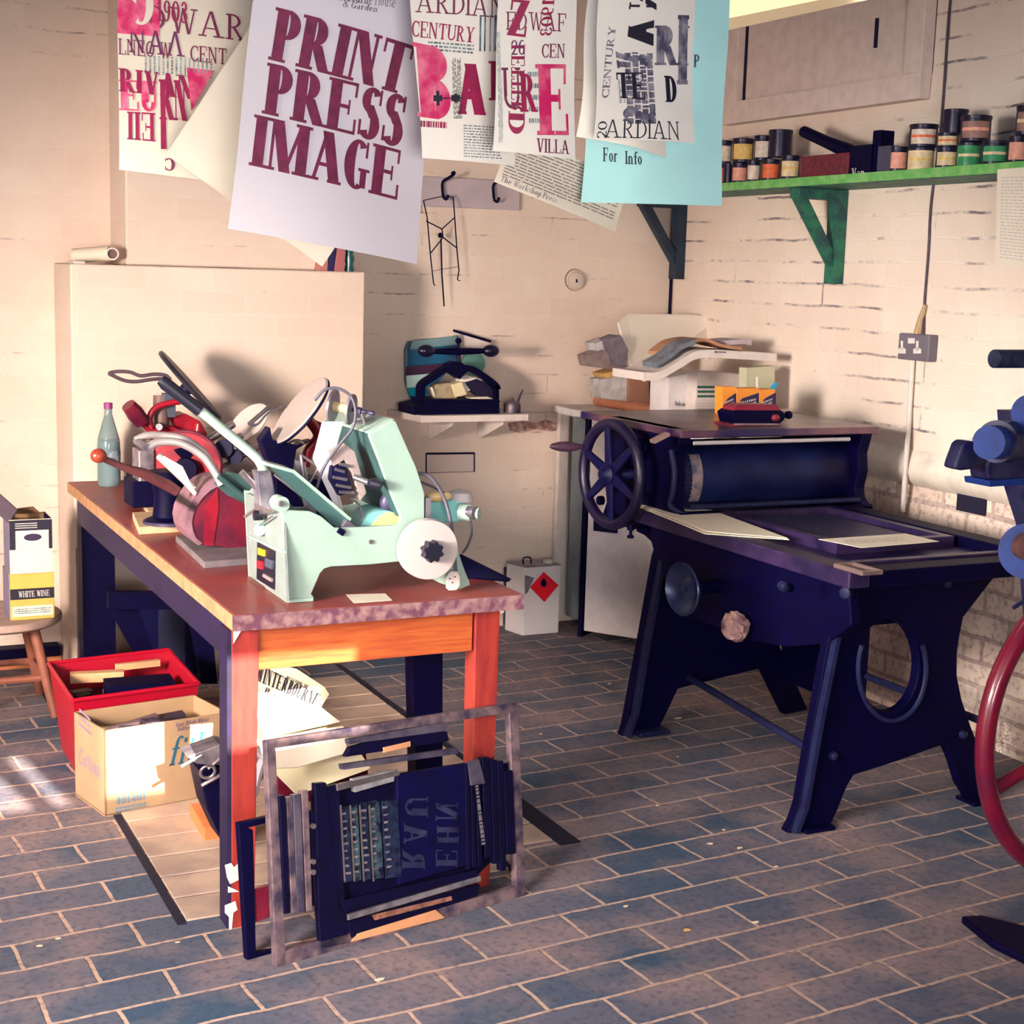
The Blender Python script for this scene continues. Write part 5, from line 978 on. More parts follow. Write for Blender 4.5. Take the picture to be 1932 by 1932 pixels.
place(word_quads('Van', T=.16), [(1606, 335), (1632, 333), (1632, 315), (1606, 318)], lambda x, y: aX(x, y, XX), q); q.build('lettering', whitep, lv, merge=False)
tag(MB().bb(XF+.02, XF+.10, aX(1668, 330, XF).y, aX(1644, 330, XF).y, ZS+.001, ZS+.085).build('grey_tin_box', mat('slate_box', (70, 70, 92), .6, var=.4), bevel=.002), 'small slate-grey box between the black lever and the salmon tin', 'box')
# notice taped to the shelf edge at the right of the picture
n_ = thing('notice', 'cream typed notice pinned to the shelf edge at the far right', 'notice', aX(1905, 320, XF-.006))
P = [aX(x, y, XF-.008) for x, y in ((1878, 497), (1990, 518), (1990, 310), (1882, 320))]
MB().prism(P, (-.0006, 0, 0)).build('paper', cream, n_)
q = MB(); place(lines_quads(26, .3, 11), [(1886, 488), (1975, 500), (1975, 330), (1889, 332)], lambda x, y: aX(x, y, XF-.0095), q); q.build('small_print', mat('faint_ink', (190, 178, 180), .8), n_, merge=False)

# ================================================================ SOCKET, CABLES
so = thing('wall_socket', 'grey double mains socket on the right brick wall', 'socket', aX(1722, 656, XW))
sy0, sy1 = aX(1752, 660, XW-.04).y, aX(1694, 655, XW-.04).y; zc = aX(1722, 655, XW-.04).z
MB().bb(XW-.04, XW-.001, sy0, sy1, zc-.045, zc+.045).build('socket_box', mat('socket_grey', (108, 100, 112), .5, var=.15), so, bevel=.005)
SX = XW-.0415
for x in (1702, 1731):
    q = MB(); place([_R(.35, .35, .65, 1), _R(0, 0, 1, .38), _R(.2, .2, .8, .45)], box4(x-8, 643, x+7, 667), lambda a, b: aX(a, b, SX), q); q.v = q.v; q.prism
    q.build('socket_face', whitep, so, merge=False)
q = MB(); place([_R(0, 0, 1, 1)], box4(1713, 638, 1726, 648), lambda a, b: aX(a, b, SX), q); q.build('switch', whitep, so)
tag(MB().tube([aX(1722, 680, XW-.012), aX(1716, 780, XW-.012), aX(1709, 880, XW-.04), aX(1703, 965, XW-.012)], .009, 10).build('conduit', whitep, smooth=True), 'white conduit running down the brick wall from the grey socket', 'conduit')
tag(MB().tube(sm([aX(1795, -20, XW-.006), aX(1788, 60, XW-.006), aX(1776, 230, XW-.006), aX(1757, 382, XW-.006), aX(1752, 470, XW-.006), aX(1745, 560, XW-.006), aX(1741, 632, XW-.012)]), .0045, 8).build('wall_cable', mat('old_cable', (84, 66, 84), .6, var=.5, vs=40)), 'thin dark painted cable running down the right wall to the socket', 'cable')
tag(MB().tube([aX(1746, 575, XW-.01), aX(1738, 600, XW-.012), aX(1730, 635, XW-.014)], [.006, .011, .015], 8).build('cable_cover', mat('stained_cover', (190, 160, 120), .7, var=.4), smooth=True), 'stained tapering cable cover just above the socket', 'cover')
tag(MB().tube([(XW-.012, YW-.02, 1.50), (XW-.012, YW-.02, .98)], .007, 8).build('corner_pipe', navy, smooth=True), 'thin dark pipe running down the room corner below the bracket', 'pipe')
# fluorescent light, top right
fl = thing('fluorescent_light', 'glowing fluorescent batten with its diffuser at the top right', 'lamp', (2.2, 2.6, 2.35))
fa = [aY(1372, 58, 2.9), aY(1372, -20, 2.9), aY(1655, -75, 3.1), aY(1655, -8, 3.1)]
MB().prism([aY(1372, 34, 2.9), aY(1372, -60, 2.9), aY(1670, -120, 3.1), aY(1670, -26, 3.1)], (0, .09, 0)).build('diffuser', mat('diffuser', (255, 226, 170), .5, emit=1.05), fl)
MB().prism([aY(1366, 58, 2.89), aY(1366, 36, 2.89), aY(1672, -26, 3.09), aY(1672, -8, 3.09)], (0, .11, 0)).build('housing', mat('lamp_housing', (236, 206, 160), .5, emit=.25), fl)
light('tube_light', 'AREA', (2.05, 3.1, 2.2), (2.05, 3.2, 0), 5, (1, .86, .66), .8, .12)

# ================================================================ ON THE BACK WALL
cr_ = thing('coat_rail', 'grey-painted coat rail board with two iron hooks on the back wall', 'coat rail', aY(890, 360, YW))
MB().prism([aY(x, y, YW-.02) for x, y in ((780, 388), (980, 397), (980, 342), (780, 331))], (0, .019, 0)).build('board', mat('rail_paint', (196, 182, 190), .7, var=.12), cr_, bevel=.002)
for hx in (0, 96):
    hy = hx*.05
    MB().tube(sm([aY(836+hx, 370+hy, YW-.03), aY(835+hx, 345+hy, YW-.03), aY(846+hx, 336+hy, YW-.06), aY(855+hx, 330+hy, YW-.08), aY(857+hx, 325+hy, YW-.08), aY(852+hx, 328+hy, YW-.08)]), .006, 8).build('hook', navy, cr_, smooth=True)
    k = MB(); k.tube(sm([aY(836+hx, 372+hy, YW-.03), aY(842+hx, 376+hy, YW-.05), aY(846+hx, 368+hy, YW-.06)]), .0055, 8); k.build('hook', navy, cr_, smooth=True)
wr = thing('wire_frame', 'black wire frame with crossed struts hanging from the left coat hook', 'wire frame', aY(832, 376, YW-.06))
def wpx(pts, r=.0025, name='wire'): MB().tube([aY(x, y, YW-.05) for x, y in pts], r, 6).build(name, navy, wr)
wpx([(799, 378), (806, 410), (812, 480), (818, 535), (821, 539)]); wpx([(855, 372), (858, 410), (862, 470), (866, 510), (863, 528), (868, 530)]); wpx([(799, 378), (836, 370), (855, 372)], .0018)
wpx([(804, 417), (834, 432)]); wpx([(857, 411), (834, 432)]); wpx([(834, 432), (836, 448), (813, 477)]); wpx([(836, 448), (862, 468)]); wpx([(817, 511), (864, 503)], .001); wpx([(832, 450), (834, 520), (838, 578)], .003, 'rod')
MB().ball(aY(831, 444, YW-.05), (.011, .008, .011)).build('knot', navy, wr)
ro = thing('light_switch', 'round painted electrical boss with dark slot on the back wall', 'switch', aY(1084, 528, YW))
MB().lathe([(.044, 0), (.044, .012), (.04, .016), (.036, .014), (.03, .024), (.012, .03)], aY(1084, 528, YW), (0, -1, 0), 32).build('boss', mat('boss_paint', (214, 196, 184), .6), ro, smooth=True)
MB().torus(aY(1084, 528, YW-.004), (0, -1, 0), .044, .002).build('edge_line', mat('boss_edge', (120, 96, 90), .8), ro)  # thin darker ring round the base of the boss
MB().box(aY(1088, 530, YW-.031), (.006, .004, .014)).build('slot', navy, ro)
vt = MB(); vx = [aY(x, y, YW-.004) for x, y in ((804, 856), (895, 855), (895, 890), (804, 892))]
v_ = thing('wall_vent', 'outlined rectangular vent cover in the back wall below the small shelf', 'vent', vx[0])
MB().tube(vx[:2], .0042, 6).build('rim', navy, v_); MB().tube([vx[1], vx[2]], .0026, 6).build('rim', navy, v_); MB().tube([vx[0], vx[3]], .0028, 6).build('rim', navy, v_); MB().tube([vx[3]+Vector((-.02, 0, 0)), vx[2]+Vector((.002, 0, 0))], .0012, 6).build('rim', mat('rust', (110, 60, 60), .7), v_)
MB().prism([p+Vector((0, .003, 0)) for p in vx], (0, .002, 0)).build('cover', mat('vent_paint', (214, 196, 190), .7), v_)
# small white shelf
s_ = thing('wall_shelf', 'small white shelf on two brackets holding the nipping press', 'shelf', aY(870, 790, YW-.1))
SZ = aY(897, 783, 5.38).z
xa, xb = aY(795, 790, 5.38).x, aY(997, 790, 5.38).x
MB().prism([(xa, 5.38, SZ-.027), (xb, 5.38, SZ-.027), (xb, YW-.001, SZ-.027), (xa-.03, YW-.001, SZ-.027)], (0, 0, .027)).build('board', whitep, s_, bevel=.002)
for x in (848, 943):
    bx_ = aY(x, 810, 5.45).x
    MB().prism([(bx_, 5.42, SZ-.0275), (bx_, 5.67, SZ-.0275), (bx_, 5.67, SZ-.12), (bx_, 5.63, SZ-.12), (bx_, 5.42, SZ-.045)], (.006, 0, 0)).build('bracket', whitep, s_)
    MB().bb(bx_-.012, bx_+.02, 5.41, 5.67, SZ-.03, SZ-.0272).build('bracket_flange', whitep, s_)
# nipping press
YN = 5.46
np_ = thing('nipping_press', 'black cast iron book press with ball-ended handle on the small white shelf', 'press', aY(862, 780, YN))
MB().prism([aY(779, 783, YN-.04), aY(943, 783, YN-.04), aY(943, 760, YN-.04), aY(800, 762, YN-.04), aY(779, 766, YN-.04)], (0, .16, 0)).build('base', navy, np_, bevel=.004)
MB().prism([aY(800, 766, YN-.03), aY(944, 760, YN-.03), aY(944, 755, YN-.03), aY(800, 753, YN-.03)], (0, .14, 0)).build('base_plate', navy, np_, bevel=.003)
def bar(pts, w_, name, d=.045):
    P = sm([aY(x, y, YN) for x, y in pts], 4); m_ = MB()
    for a, b in zip(P, P[1:]):
        dd = (b-a).normalized(); nn = Vector((-dd.z, 0, dd.x))*w_/2; m_.prism([a-nn-dd*.001, b-nn+dd*.001, b+nn+dd*.001, a+nn-dd*.001], (0, d, 0))
    return m_.build(name, navy, np_)
bar([(799, 765), (797, 735), (802, 724), (820, 712), (840, 698), (862, 693)], .022, 'arch'); bar([(862, 693), (890, 696), (912, 708), (936, 726), (941, 735)], .022, 'arch'); bar([(938, 728), (939, 745), (938, 762)], .014, 'arch')
MB().prism(Yp([(840, 700), (846, 686), (855, 682), (872, 684), (880, 690), (884, 700), (868, 716), (856, 708)], YN-.004), (0, .05, 0)).build('boss', navy, np_, bevel=.003)
MB().cyl(aY(865, 690, YN+.02), aY(865, 655, YN+.02), .009).build('screw', navy2, np_)
MB().tube([aY(803, 663, YN), aY(863, 663, YN), aY(930, 662, YN)], [.009, .015, .009], 12).build('handle_bar', navy, np_, smooth=True)
for x in (804, 926): MB().ball(aY(x, 662, YN), (.036, .025, .025)).build('handle_ball', mat('ball_black', (24, 22, 56), .3, metal=.3), np_, smooth=True)
MB().ball(aY(865, 643, YN), .013).build('top_knob', navy, np_, smooth=True)
MB().cyl(aY(865, 643, YN), aY(865, 660, YN), .006).build('top_stem', navy, np_)
# plastic sleeve and papers
bl = mat('teal_sleeve', (16, 96, 136), .3, var=.4, vs=6, col2=(40, 70, 100)); 
bg = thing('plastic_sleeve', 'teal and blue plastic sleeve of papers standing behind the nipping press', 'bag', aY(830, 760, 5.60))
MB().prism(Yp([(766, 660), (772, 645), (800, 640), (850, 636), (865, 632), (868, 690), (846, 700), (800, 752), (776, 752), (766, 720)], 5.62), (0, .02, 0)).build('sleeve', bl, bg, bevel=.003)
MB().prism(Yp([(778, 644), (862, 633), (862, 650), (774, 660)], 5.612), (0, .006, 0)).build('top_flap', mat('grey_teal', (110, 140, 150), .4), bg)
MB().prism(Yp([(766, 692), (855, 684), (850, 696), (800, 706), (766, 709)], 5.612), (0, .006, 0)).build('dark_band', mat('plum_dark', (60, 30, 60), .5), bg)
MB().prism(Yp([(767, 709), (812, 705), (790, 730), (768, 732)], 5.612), (0, .006, 0)).build('pale_panel', mat('pale_teal', (180, 214, 210), .5), bg)
MB().prism(Yp([(768, 732), (800, 730), (798, 750), (775, 752)], 5.610), (0, .006, 0)).build('lower_panel', mat('cyan_panel', (0, 130, 160), .4), bg)
tag(MB().lathe([(.05, 0), (.052, .003), (.05, .008)], aY(893, 686, 5.62), (0, -1, 0), 28).build('green_disc', mat('green_disc', (96, 150, 140), .4, var=.4, vs=10)), 'round greenish disc leaning on the wall behind the press screw', 'disc')
rl_ = thing('paper_banner', 'white sheet with a black ruler-like edge rising behind the press handle', 'paper', aY(890, 640, 5.64))
MB().prism(Yp([(855, 622), (926, 642), (924, 690), (858, 690)], 5.655), (0, .001, 0)).build('paper', whitep, rl_)
MB().prism(Yp([(855, 621), (927, 642), (926, 647), (855, 626)], 5.652), (0, .001, 0)).build('black_edge', navy, rl_)
for i, (pts, c, dY, lab, nm) in enumerate((([(815, 748), (822, 725), (852, 722), (870, 728), (862, 752), (830, 756)], (176, 160, 130), .0, 'mottled brown crumpled paper on the nipping press bed', 'crumpled_paper'),
        ([(852, 726), (872, 720), (882, 745), (860, 750)], (236, 222, 180), -.01, 'cream pad of notes held in the nipping press', 'notepad'),
        ([(866, 712), (880, 708), (912, 716), (905, 730), (880, 740), (872, 730)], (226, 216, 210), .01, 'white crumpled tissue in the nipping press', 'tissue'),
        ([(878, 722), (900, 715), (925, 726), (935, 745), (930, 752), (905, 748), (890, 738)], (24, 18, 52), .0, 'glossy black pouch lying at the right in the nipping press', 'black_pouch'),
        ([(812, 732), (816, 730), (822, 746), (820, 749)], (230, 216, 200), -.012, 'short white stub at the left of the nipping press bed', 'white_stub'),
        ([(886, 750), (920, 748), (938, 755), (890, 757)], (220, 204, 190), -.01, 'flat white slips under the black pouch', 'paper_slips'))):
    tag(MB().prism(Yp(pts, YN+.03+dY), (0, .05, 0)).build(nm, mat('np%d' % i, c, .5, var=.4 if i == 0 else .05, vs=30), bevel=.004), lab, nm.split('_')[-1])
oc = thing('oil_can', 'small dark oil can with thin spout at the right end of the white shelf', 'oil can', aY(966, 784, YN))
MB().lathe([(.033, 0), (.036, .004), (.034, .045), (.030, .055), (.01, .062), (.004, .068), (.006, .073)], aY(966, 785, YN), n=20).build('body', mat('oily_tin', (96, 84, 92), .4, metal=.4, var=.5, vs=20, col2=(50, 44, 70)), oc, smooth=True)
MB().tube([aY(977, 758, YN), aY(982, 745, YN), aY(987, 735, YN)], [.006, .004, .0025], 8).build('spout', ironw, oc, smooth=True)
tag(MB().prism(Yp([(958, 798), (985, 794), (1012, 797), (1030, 792), (1060, 800), (1072, 808), (1040, 814), (1010, 810), (985, 818), (962, 812)], YW-.0015), (0, .001, 0)).build('stain_patch', mat('brick_stain', (150, 104, 100), .9, var=.5, vs=40, col2=(206, 176, 160))), 'patch of bare reddish brick on the back wall beside the shelf', 'stain')
# on the chimney-breast ledges
tag(MB().tube([aY(140, 483, 5.5), aY(208, 478, 5.42)], .026, 20).build('paper_roll', cream, smooth=True), 'cream paper roll lying on the left ledge of the chimney breast', 'roll')
pr_ = thing('pipe_elbow', 'round open pipe end on the left ledge of the chimney breast', 'pipe', aY(212, 480, 5.36))
e_ = MB(); e_.lathe([(.022, -.06), (.022, 0), (.017, 0), (.017, -.05)], aY(212, 479, 5.36), (-.3, -1, 0), 20); e_.build('pipe', whitep, pr_, smooth=True)
MB().lathe([(.0165, 0), (.0165, .002)], aY(212, 479, 5.375), (-.3, -1, 0)).build('bore', mat('bore', (110, 84, 84), .8), pr_)
tag(MB().bb(.895, .935, 5.335, 5.45, 1.4905, 1.5).build('ledge_block', whitep, bevel=.002), 'small white painted block on the corner of the lower ledge', 'block')
for i, (x0_, x1_, c, lab, nm) in enumerate(((600, 618, (186, 120, 112), 'pinkish book leaning on the right ledge under the poster', 'book'), (618, 630, (30, 24, 90), 'dark blue book on the right ledge under the poster', 'book'), (630, 650, (176, 104, 110), 'second pinkish book on the right ledge', 'book'))):
    MB().prism(Yp([(x0_, 512), (x1_, 513), (x1_+3, 465), (x0_+8, 462)], 5.35), (0, .05, 0)).build(nm, mat('bk%d' % i, c, .6), None, bevel=.002)['label'] = lab
for o in [o for o in COL.objects if o.name.startswith('book')]: o['category'] = 'book'; o['group'] = 'books on the chimney ledge'
tag(MB().lathe([(.016, 0), (.018, .01), (.014, .03), (.019, .05), (.014, .07), (.018, .09), (.012, .11)], aY(659, 514, 5.37), n=16).build('glass_bottle', mat('teal_glass', (20, 84, 90), .2), smooth=True), 'ridged teal bottle at the right end of the ledge under the poster', 'bottle')
# ================================================================ SOLVENT CAN
sc = thing('solvent_can', 'white metal solvent can with a red flame diamond against the back wall', 'can', (2.8, 5.5, 0))
ca = [aY(986, 1191, 5.48), aY(1054, 1189, 5.48)]; ca = [Vector((p.x, p.y, .002)) for p in ca]; hz = aY(989, 1072, ca[0].y).z
dn = Vector((.12, .13, 0)) if False else Vector((-.035, .16, 0))
MB().prism([ca[0], ca[1], ca[1]+dn*.75, ca[0]+dn*.75], (0, 0, hz)).build('can', mat('can_white', (226, 220, 222), .35, metal=.1, var=.05), sc, bevel=.004)
MB().prism([ca[0]+Vector((0, -.001, hz)), ca[1]+Vector((0, -.001, hz)), ca[1]+dn*.75+Vector((0, 0, hz)), ca[0]+dn*.75+Vector((0, 0, hz))], (0, 0, .004)).build('lid_panel', steel2, sc)
yy = ca[0].y-.003
MB().prism(Yp([(1026, 1079), (1054, 1104), (1027, 1136), (1000, 1108)], yy-.001), (0, .001, 0)).build('diamond', mat('hazard_red', (226, 10, 40), .5), sc)
MB().prism(Yp([(1026, 1090), (1031, 1098), (1031, 1105), (1026, 1108), (1021, 1104), (1021, 1097)], yy-.003), (0, .001, 0)).build('flame', navy, sc)
MB().lathe([(.022, 0), (.022, .012), (.014, .014)], ca[1]+Vector((-.035, .05, hz+.004)), n=16).build('cap', whitep, sc)
MB().tube(sm([ca[0]+Vector((.02, .05, hz)), ca[0]+Vector((.018, .05, hz+.03)), ca[0]+Vector((.05, .05, hz+.03)), ca[0]+Vector((.055, .05, hz))]), .003, 6).build('handle', navy, sc)
MB().prism(Yp([(990, 1085), (1008, 1090), (1002, 1102), (996, 1118), (990, 1122)], yy-.0005), (0, .0005, 0)).build('scuff', mat('can_scuff', (120, 116, 130), .6, var=.5, vs=50), sc)
db = thing('dark_tin', 'dark square tin partly hidden behind the bench corner beside the white can', 'tin', aZ(960, 1190, 0))
MB().prism(Yp([(958, 1184), (980, 1184), (980, 1072), (960, 1074)], 5.60), (0, .05, 0)).build('tin', navy2, db, bevel=.003)
MB().prism(Yp([(958, 1086), (972, 1086), (972, 1100), (958, 1100)], 5.595), (0, .004, 0)).build('label', gcu, db)
# ================================================================ CRATES
cart = mat('carton_brown', (174, 144, 112), .75, var=.12, vs=10); carti = mat('carton_inside', (160, 124, 92), .8, var=.15)
rp = mat('red_plastic', (166, 8, 40), .4)
def openbox(o, P, h, m, mi, t=.006, name='side', taper=0):
    """P: four floor corners; open-topped box with walls of thickness t"""
    c = sum((Vector(p) for p in P), Vector())/4
    outb = [Vector(p) for p in P]; outt = [Vector(p)+(Vector(p)-c)*taper+Vector((0, 0, h)) for p in P]
    for i in range(4):
        j = (i+1) % 4; n_ = (c-(outb[i]+outb[j])/2); n_.z = 0; n_.normalize()
        MB().prism([outb[i], outb[j], outt[j], outt[i]], n_*t).build(name, m, o)
    MB().prism([p+Vector((0, 0, .004)) for p in outb], (0, 0, .004)).build('bottom', mi, o)
    return outt
cz_ = thing('cardboard_box', 'open brown tissue carton with fitlan lettering, full of dark wood offcuts', 'box', (.9, 4.1, 0))
fl0 = aZ(199, 1542, 0); bl0 = aZ(142, 1500, 0); fr0 = aZ(428, 1500, 0)
e1 = (fr0-fl0).normalized(); e2 = (bl0-fl0)
P = [fl0, fl0+e1*.36, fl0+e1*.36+e2, bl0]
tp_ = openbox(cz_, P, .245, cart, carti, .005, 'side', 0.0)
pn = (P[1]-P[0]).cross(Vector((0, 0, 1))).normalized()
if pn.y > 0: pn = -pn
fp = P[0]+pn*.0012
def onbox(x, y): return aP(x, y, fp, pn)
q = MB(); place(word_quads('fitlan', T=.26, t=.12, cond=.7), [(316, 1446), (428, 1425), (432, 1372), (330, 1390)], onbox, q); q.build('lettering', mat('box_blue', (30, 96, 128), .7), cz_, merge=False)
q = MB(); place(word_quads('Your Whole Wheat', T=.16), [(330, 1372), (394, 1360), (396, 1352), (332, 1364)], onbox, q); place(word_quads('Softer Header', T=.16), [(334, 1380), (390, 1369), (391, 1362), (335, 1372)], onbox, q); q.build('small_print', mat('violet_ink', (80, 60, 120), .7), cz_, merge=False)
q = MB(); place(word_quads('401401', T=.24), [(218, 1520), (276, 1507), (276, 1494), (218, 1504)], onbox, q); place(lines_quads(2, .6, 5), [(218, 1535), (276, 1522), (276, 1512), (218, 1523)], onbox, q); q.build('stamp', mat('stamp_blue', (90, 130, 160), .7), cz_, merge=False)
ln_ = (P[3]-P[0]).cross(Vector((0, 0, 1))).normalized()
if ln_.x > 0: ln_ = -ln_
q = MB(); place(lines_quads(3, .4, 8), [(148, 1372), (172, 1392), (170, 1352), (150, 1332)], lambda x, y: aP(x, y, P[0]+ln_*.001, ln_), q); q.build('side_print', mat('pale_violet', (150, 130, 160), .7), cz_, merge=False); q = MB(); place(word_quads('Cotton', T=.16), [(148, 1440), (190, 1470), (190, 1436), (148, 1408)], lambda x, y: aP(x, y, P[0]+ln_*.001, ln_), q); q.build('side_print', mat('pale_violet', (150, 130, 160), .7), cz_, merge=False)
rnd = random.Random(3); dk = mat('dark_offcut', (56, 44, 66), .6, var=.5, vs=20); med = mat('grey_offcut', (110, 90, 96), .6, var=.4, vs=20)
def inside(P, u, v, z): return P[0].lerp(P[1], u).lerp(P[3].lerp(P[2], u), v)+Vector((0, 0, z))
for k in range(16):
    u, v = rnd.uniform(.2, .8), rnd.uniform(.25, .75); o = MB().box(inside(P, u, v, .17+.0035*k), (rnd.uniform(.08, .17), rnd.uniform(.02, .045), .010), rz=rnd.uniform(-.5, .8), ry=rnd.uniform(-.12, .12)).build('wood_offcut', dk if k % 4 else med, bevel=.001)
    tag(o, 'dark wooden offcut lying in the brown tissue carton', 'offcut', 'dark offcuts in the brown carton')
MB().prism([p+Vector((0, 0, .155)) for p in [inside(P, a, b, 0) for a, b in ((.03, .05), (.97, .05), (.97, .95), (.03, .95))]], (0, 0, .012)).build('packing', dk, cz_)
rc_ = thing('plastic_crate', 'bright red plastic crate of wood scraps behind the brown carton', 'crate', (.85, 4.6, 0))
RH = .27
R0 = [aZ(140, 1420, 0), aZ(345, 1400, 0), None, None]
top4 = [aZ(138, 1322, RH), aZ(375, 1290, RH), aZ(318, 1226, RH), aZ(92, 1252, RH)]
cc = sum(top4, Vector())/4; b4 = [Vector((cc.x+(p.x-cc.x)*.84, cc.y+(p.y-cc.y)*.84, .003)) for p in top4]
for i in range(4):
    j = (i+1) % 4; n_ = cc-(top4[i]+top4[j])/2; n_.z = 0; n_.normalize()
    MB().prism([b4[i], b4[j], top4[j], top4[i]], n_*.005).build('side', rp, rc_)
    MB().tube([top4[i], top4[j]], .007, 8).build('rim', rp, rc_, smooth=True)
MB().prism([p for p in b4], (0, 0, .005)).build('bottom', rp, rc_)
MB().prism([b4[i].lerp(top4[i], .62) .lerp(cc, .06) for i in range(4)], (0, 0, .008)).build('packing', dk, rc_)
lw = mat('light_offcut', (214, 168, 124), .6, var=.2)
def inr(u, v, z): return top4[0].lerp(top4[1], u).lerp(top4[3].lerp(top4[2], u), v)+Vector((0, 0, z-RH))
for k, (u, v, s_, rz, m_, z) in enumerate(((.35, .8, (.16, .035, .03), -.15, lw, .235), (.7, .85, (.14, .02, .02), .1, lw, .25), (.62, .45, (.20, .10, .05), -.05, navy, .225), (.18, .55, (.05, .035, .03), .5, navy, .20), (.25, .4, (.05, .03, .03), -.4, med, .2), (.15, .35, (.08, .03, .02), .9, lw, .19), (.35, .3, (.12, .03, .015), .3, lw, .19), (.3, .2, (.1, .04, .012), -.6, lw, .2), (.2, .7, (.06, .04, .03), .2, med, .195), (.45, .6, (.05, .05, .03), .8, lw, .20))):
    tag(MB().box(inr(u, v, z), s_, rz=rz).build('wood_scrap', m_, bevel=.001), ['pale batten at the back of the red crate', 'thin pale lath at the back right of the red crate', 'large black block in the middle of the red crate', 'small black scrap at the left of the red crate', 'grey scrap in the red crate', 'short pale scrap at the left front of the red crate', 'pale wedge in the front of the red crate', 'thin pale slip in the front of the red crate', 'grey scrap beside the pale batten in the crate', 'small pale cube in the crate beside the black block'][k], 'scrap', 'wood scraps in the red crate')
# ================================================================ STOOL WITH WINE CARTONS
YSt = 5.0
stl = thing('wooden_stool', 'low round-topped wooden stool at the left wall carrying two cartons', 'stool', (.62, 5.05, 0))
sc_ = aY(10, 1165, 5.05); sw = mat('stool_wood', (150, 90, 72), .5, var=.4, vs=14); sl_ = mat('stool_seat', (176, 150, 140), .55, var=.3, vs=12)
ctr = Vector((.60, 5.12, sc_.z))
MB().lathe([(.19, -.03), (.2, -.022), (.2, -.006), (.195, 0)], ctr, n=40).build('seat', sl_, stl, smooth=True)
for a_ in (-.75, -2.4, .8, 2.4):
    d = Vector((math.cos(a_), math.sin(a_), 0))
    MB().tube([ctr+d*.13+Vector((0, 0, -.03)), Vector((ctr.x, ctr.y, 0))+d*.21], [.018, .016], 10).build('leg', sw, stl, smooth=True)
for z, r in ((.13, .165),):
    pts = [Vector((ctr.x, ctr.y, z))+Vector((math.cos(a_), math.sin(a_), 0))*r for a_ in (-.75, -2.4, 2.4, .8)]
    for i in range(4): MB().tube([pts[i], pts[(i+1) % 4]], .012, 8).build('rung', sw, stl)
def cart_box(name, label, pts, Y, d, ms, z0=None):
    o = thing(name, label, 'carton', aY(*pts[0], Y)); MB().prism(Yp(pts, Y), (-d*.1, d, 0)).build('carton', ms, o, bevel=.002); return o
wz = ctr.z+.001
YW1 = 4.99
xa_, xb_ = aY(-10, 1160, YW1).x, aY(103, 1150, YW1).x; xm = aY(20, 1160, YW1).x
z1_ = aY(60, 1082, YW1).z; z2_ = aY(60, 980, YW1).z
w1 = thing('wine_carton', 'lower carton on the stool, yellow with a black WHITE WINE band', 'carton', (xm, YW1, wz))
MB().bb(xm, xb_, YW1, YW1+.16, wz, z1_).build('carton', mat('carton_yellow', (200, 172, 84), .6, var=.1), w1, bevel=.002)
MB().bb(xm+.006, xb_-.006, YW1-.001, YW1, wz+.012, wz+(z1_-wz)*.3).build('pale_panel', cream, w1)
MB().bb(xm, xb_, YW1-.0015, YW1, wz+(z1_-wz)*.45, wz+(z1_-wz)*.68).build('black_band', ink, w1)
zq = wz+(z1_-wz)
def b3(x0, x1, z0, z1, y): return lambda u, v: Vector((x0+(x1-x0)*u, y, z0+(z1-z0)*v))
q = MB(); f3 = b3(xm+.025, xb_-.015, wz+(z1_-wz)*.50, wz+(z1_-wz)*.63, YW1-.003); place(word_quads('WHITE WINE', T=.16), [(0, 0), (1, 0), (1, 1), (0, 1)], f3, q); q.build('lettering', whitep, w1, merge=False)
q = MB(); f3 = b3(xm+.012, xb_-.012, wz+.02, wz+(z1_-wz)*.26, YW1-.002); place(lines_quads(3, .5, 4, .01), [(0, 0), (1, 0), (1, 1), (0, 1)], f3, q); q.build('small_print', ink3, w1, merge=False)
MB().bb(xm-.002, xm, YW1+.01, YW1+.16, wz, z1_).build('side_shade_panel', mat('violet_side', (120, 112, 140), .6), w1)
w2 = thing('carton', 'upper white carton with a dark label and oval hand hole, on the yellow wine carton', 'carton', (xm, YW1, z1_))
MB().bb(xm+.002, xb_-.003, YW1+.002, YW1+.006, z1_+.001, z2_).build('front', cream, w2)
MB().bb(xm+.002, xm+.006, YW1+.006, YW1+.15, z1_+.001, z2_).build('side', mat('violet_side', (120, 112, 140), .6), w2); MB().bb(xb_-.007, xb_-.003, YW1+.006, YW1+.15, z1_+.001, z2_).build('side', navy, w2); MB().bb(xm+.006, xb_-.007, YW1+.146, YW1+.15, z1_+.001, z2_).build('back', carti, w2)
hh = z2_-z1_
MB().bb(xm+.002, xb_-.003, YW1, YW1+.002, z1_+hh*.80, z1_+hh*.99).build('dark_band', ink, w2); MB().bb(xm+.002, xm+.02, YW1, YW1+.002, z1_+hh*.45, z1_+hh*.8).build('dark_corner', ink, w2); MB().bb(xb_-.014, xb_-.003, YW1, YW1+.002, z1_+hh*.45, z1_+hh*.8).build('dark_corner', ink, w2)
q = MB(); place(lines_quads(3, .35, 9, .004), [(0, 0), (1, 0), (1, 1), (0, 1)], b3(xm+.02, xb_-.05, z1_+hh*.83, z1_+hh*.95, YW1-.001), q); q.build('label_lines', whitep, w2, merge=False)
hc = Vector(((xm+xb_)/2+.005, YW1-.0002, z1_+hh*.67)); MB().prism([hc+Vector((math.cos(t)*.028, 0, math.sin(t)*.012)) for t in [2*PI*k/20 for k in range(20)]], (0, .001, 0)).build('hand_hole', mat('hole_dark', (50, 40, 70), .8), w2)
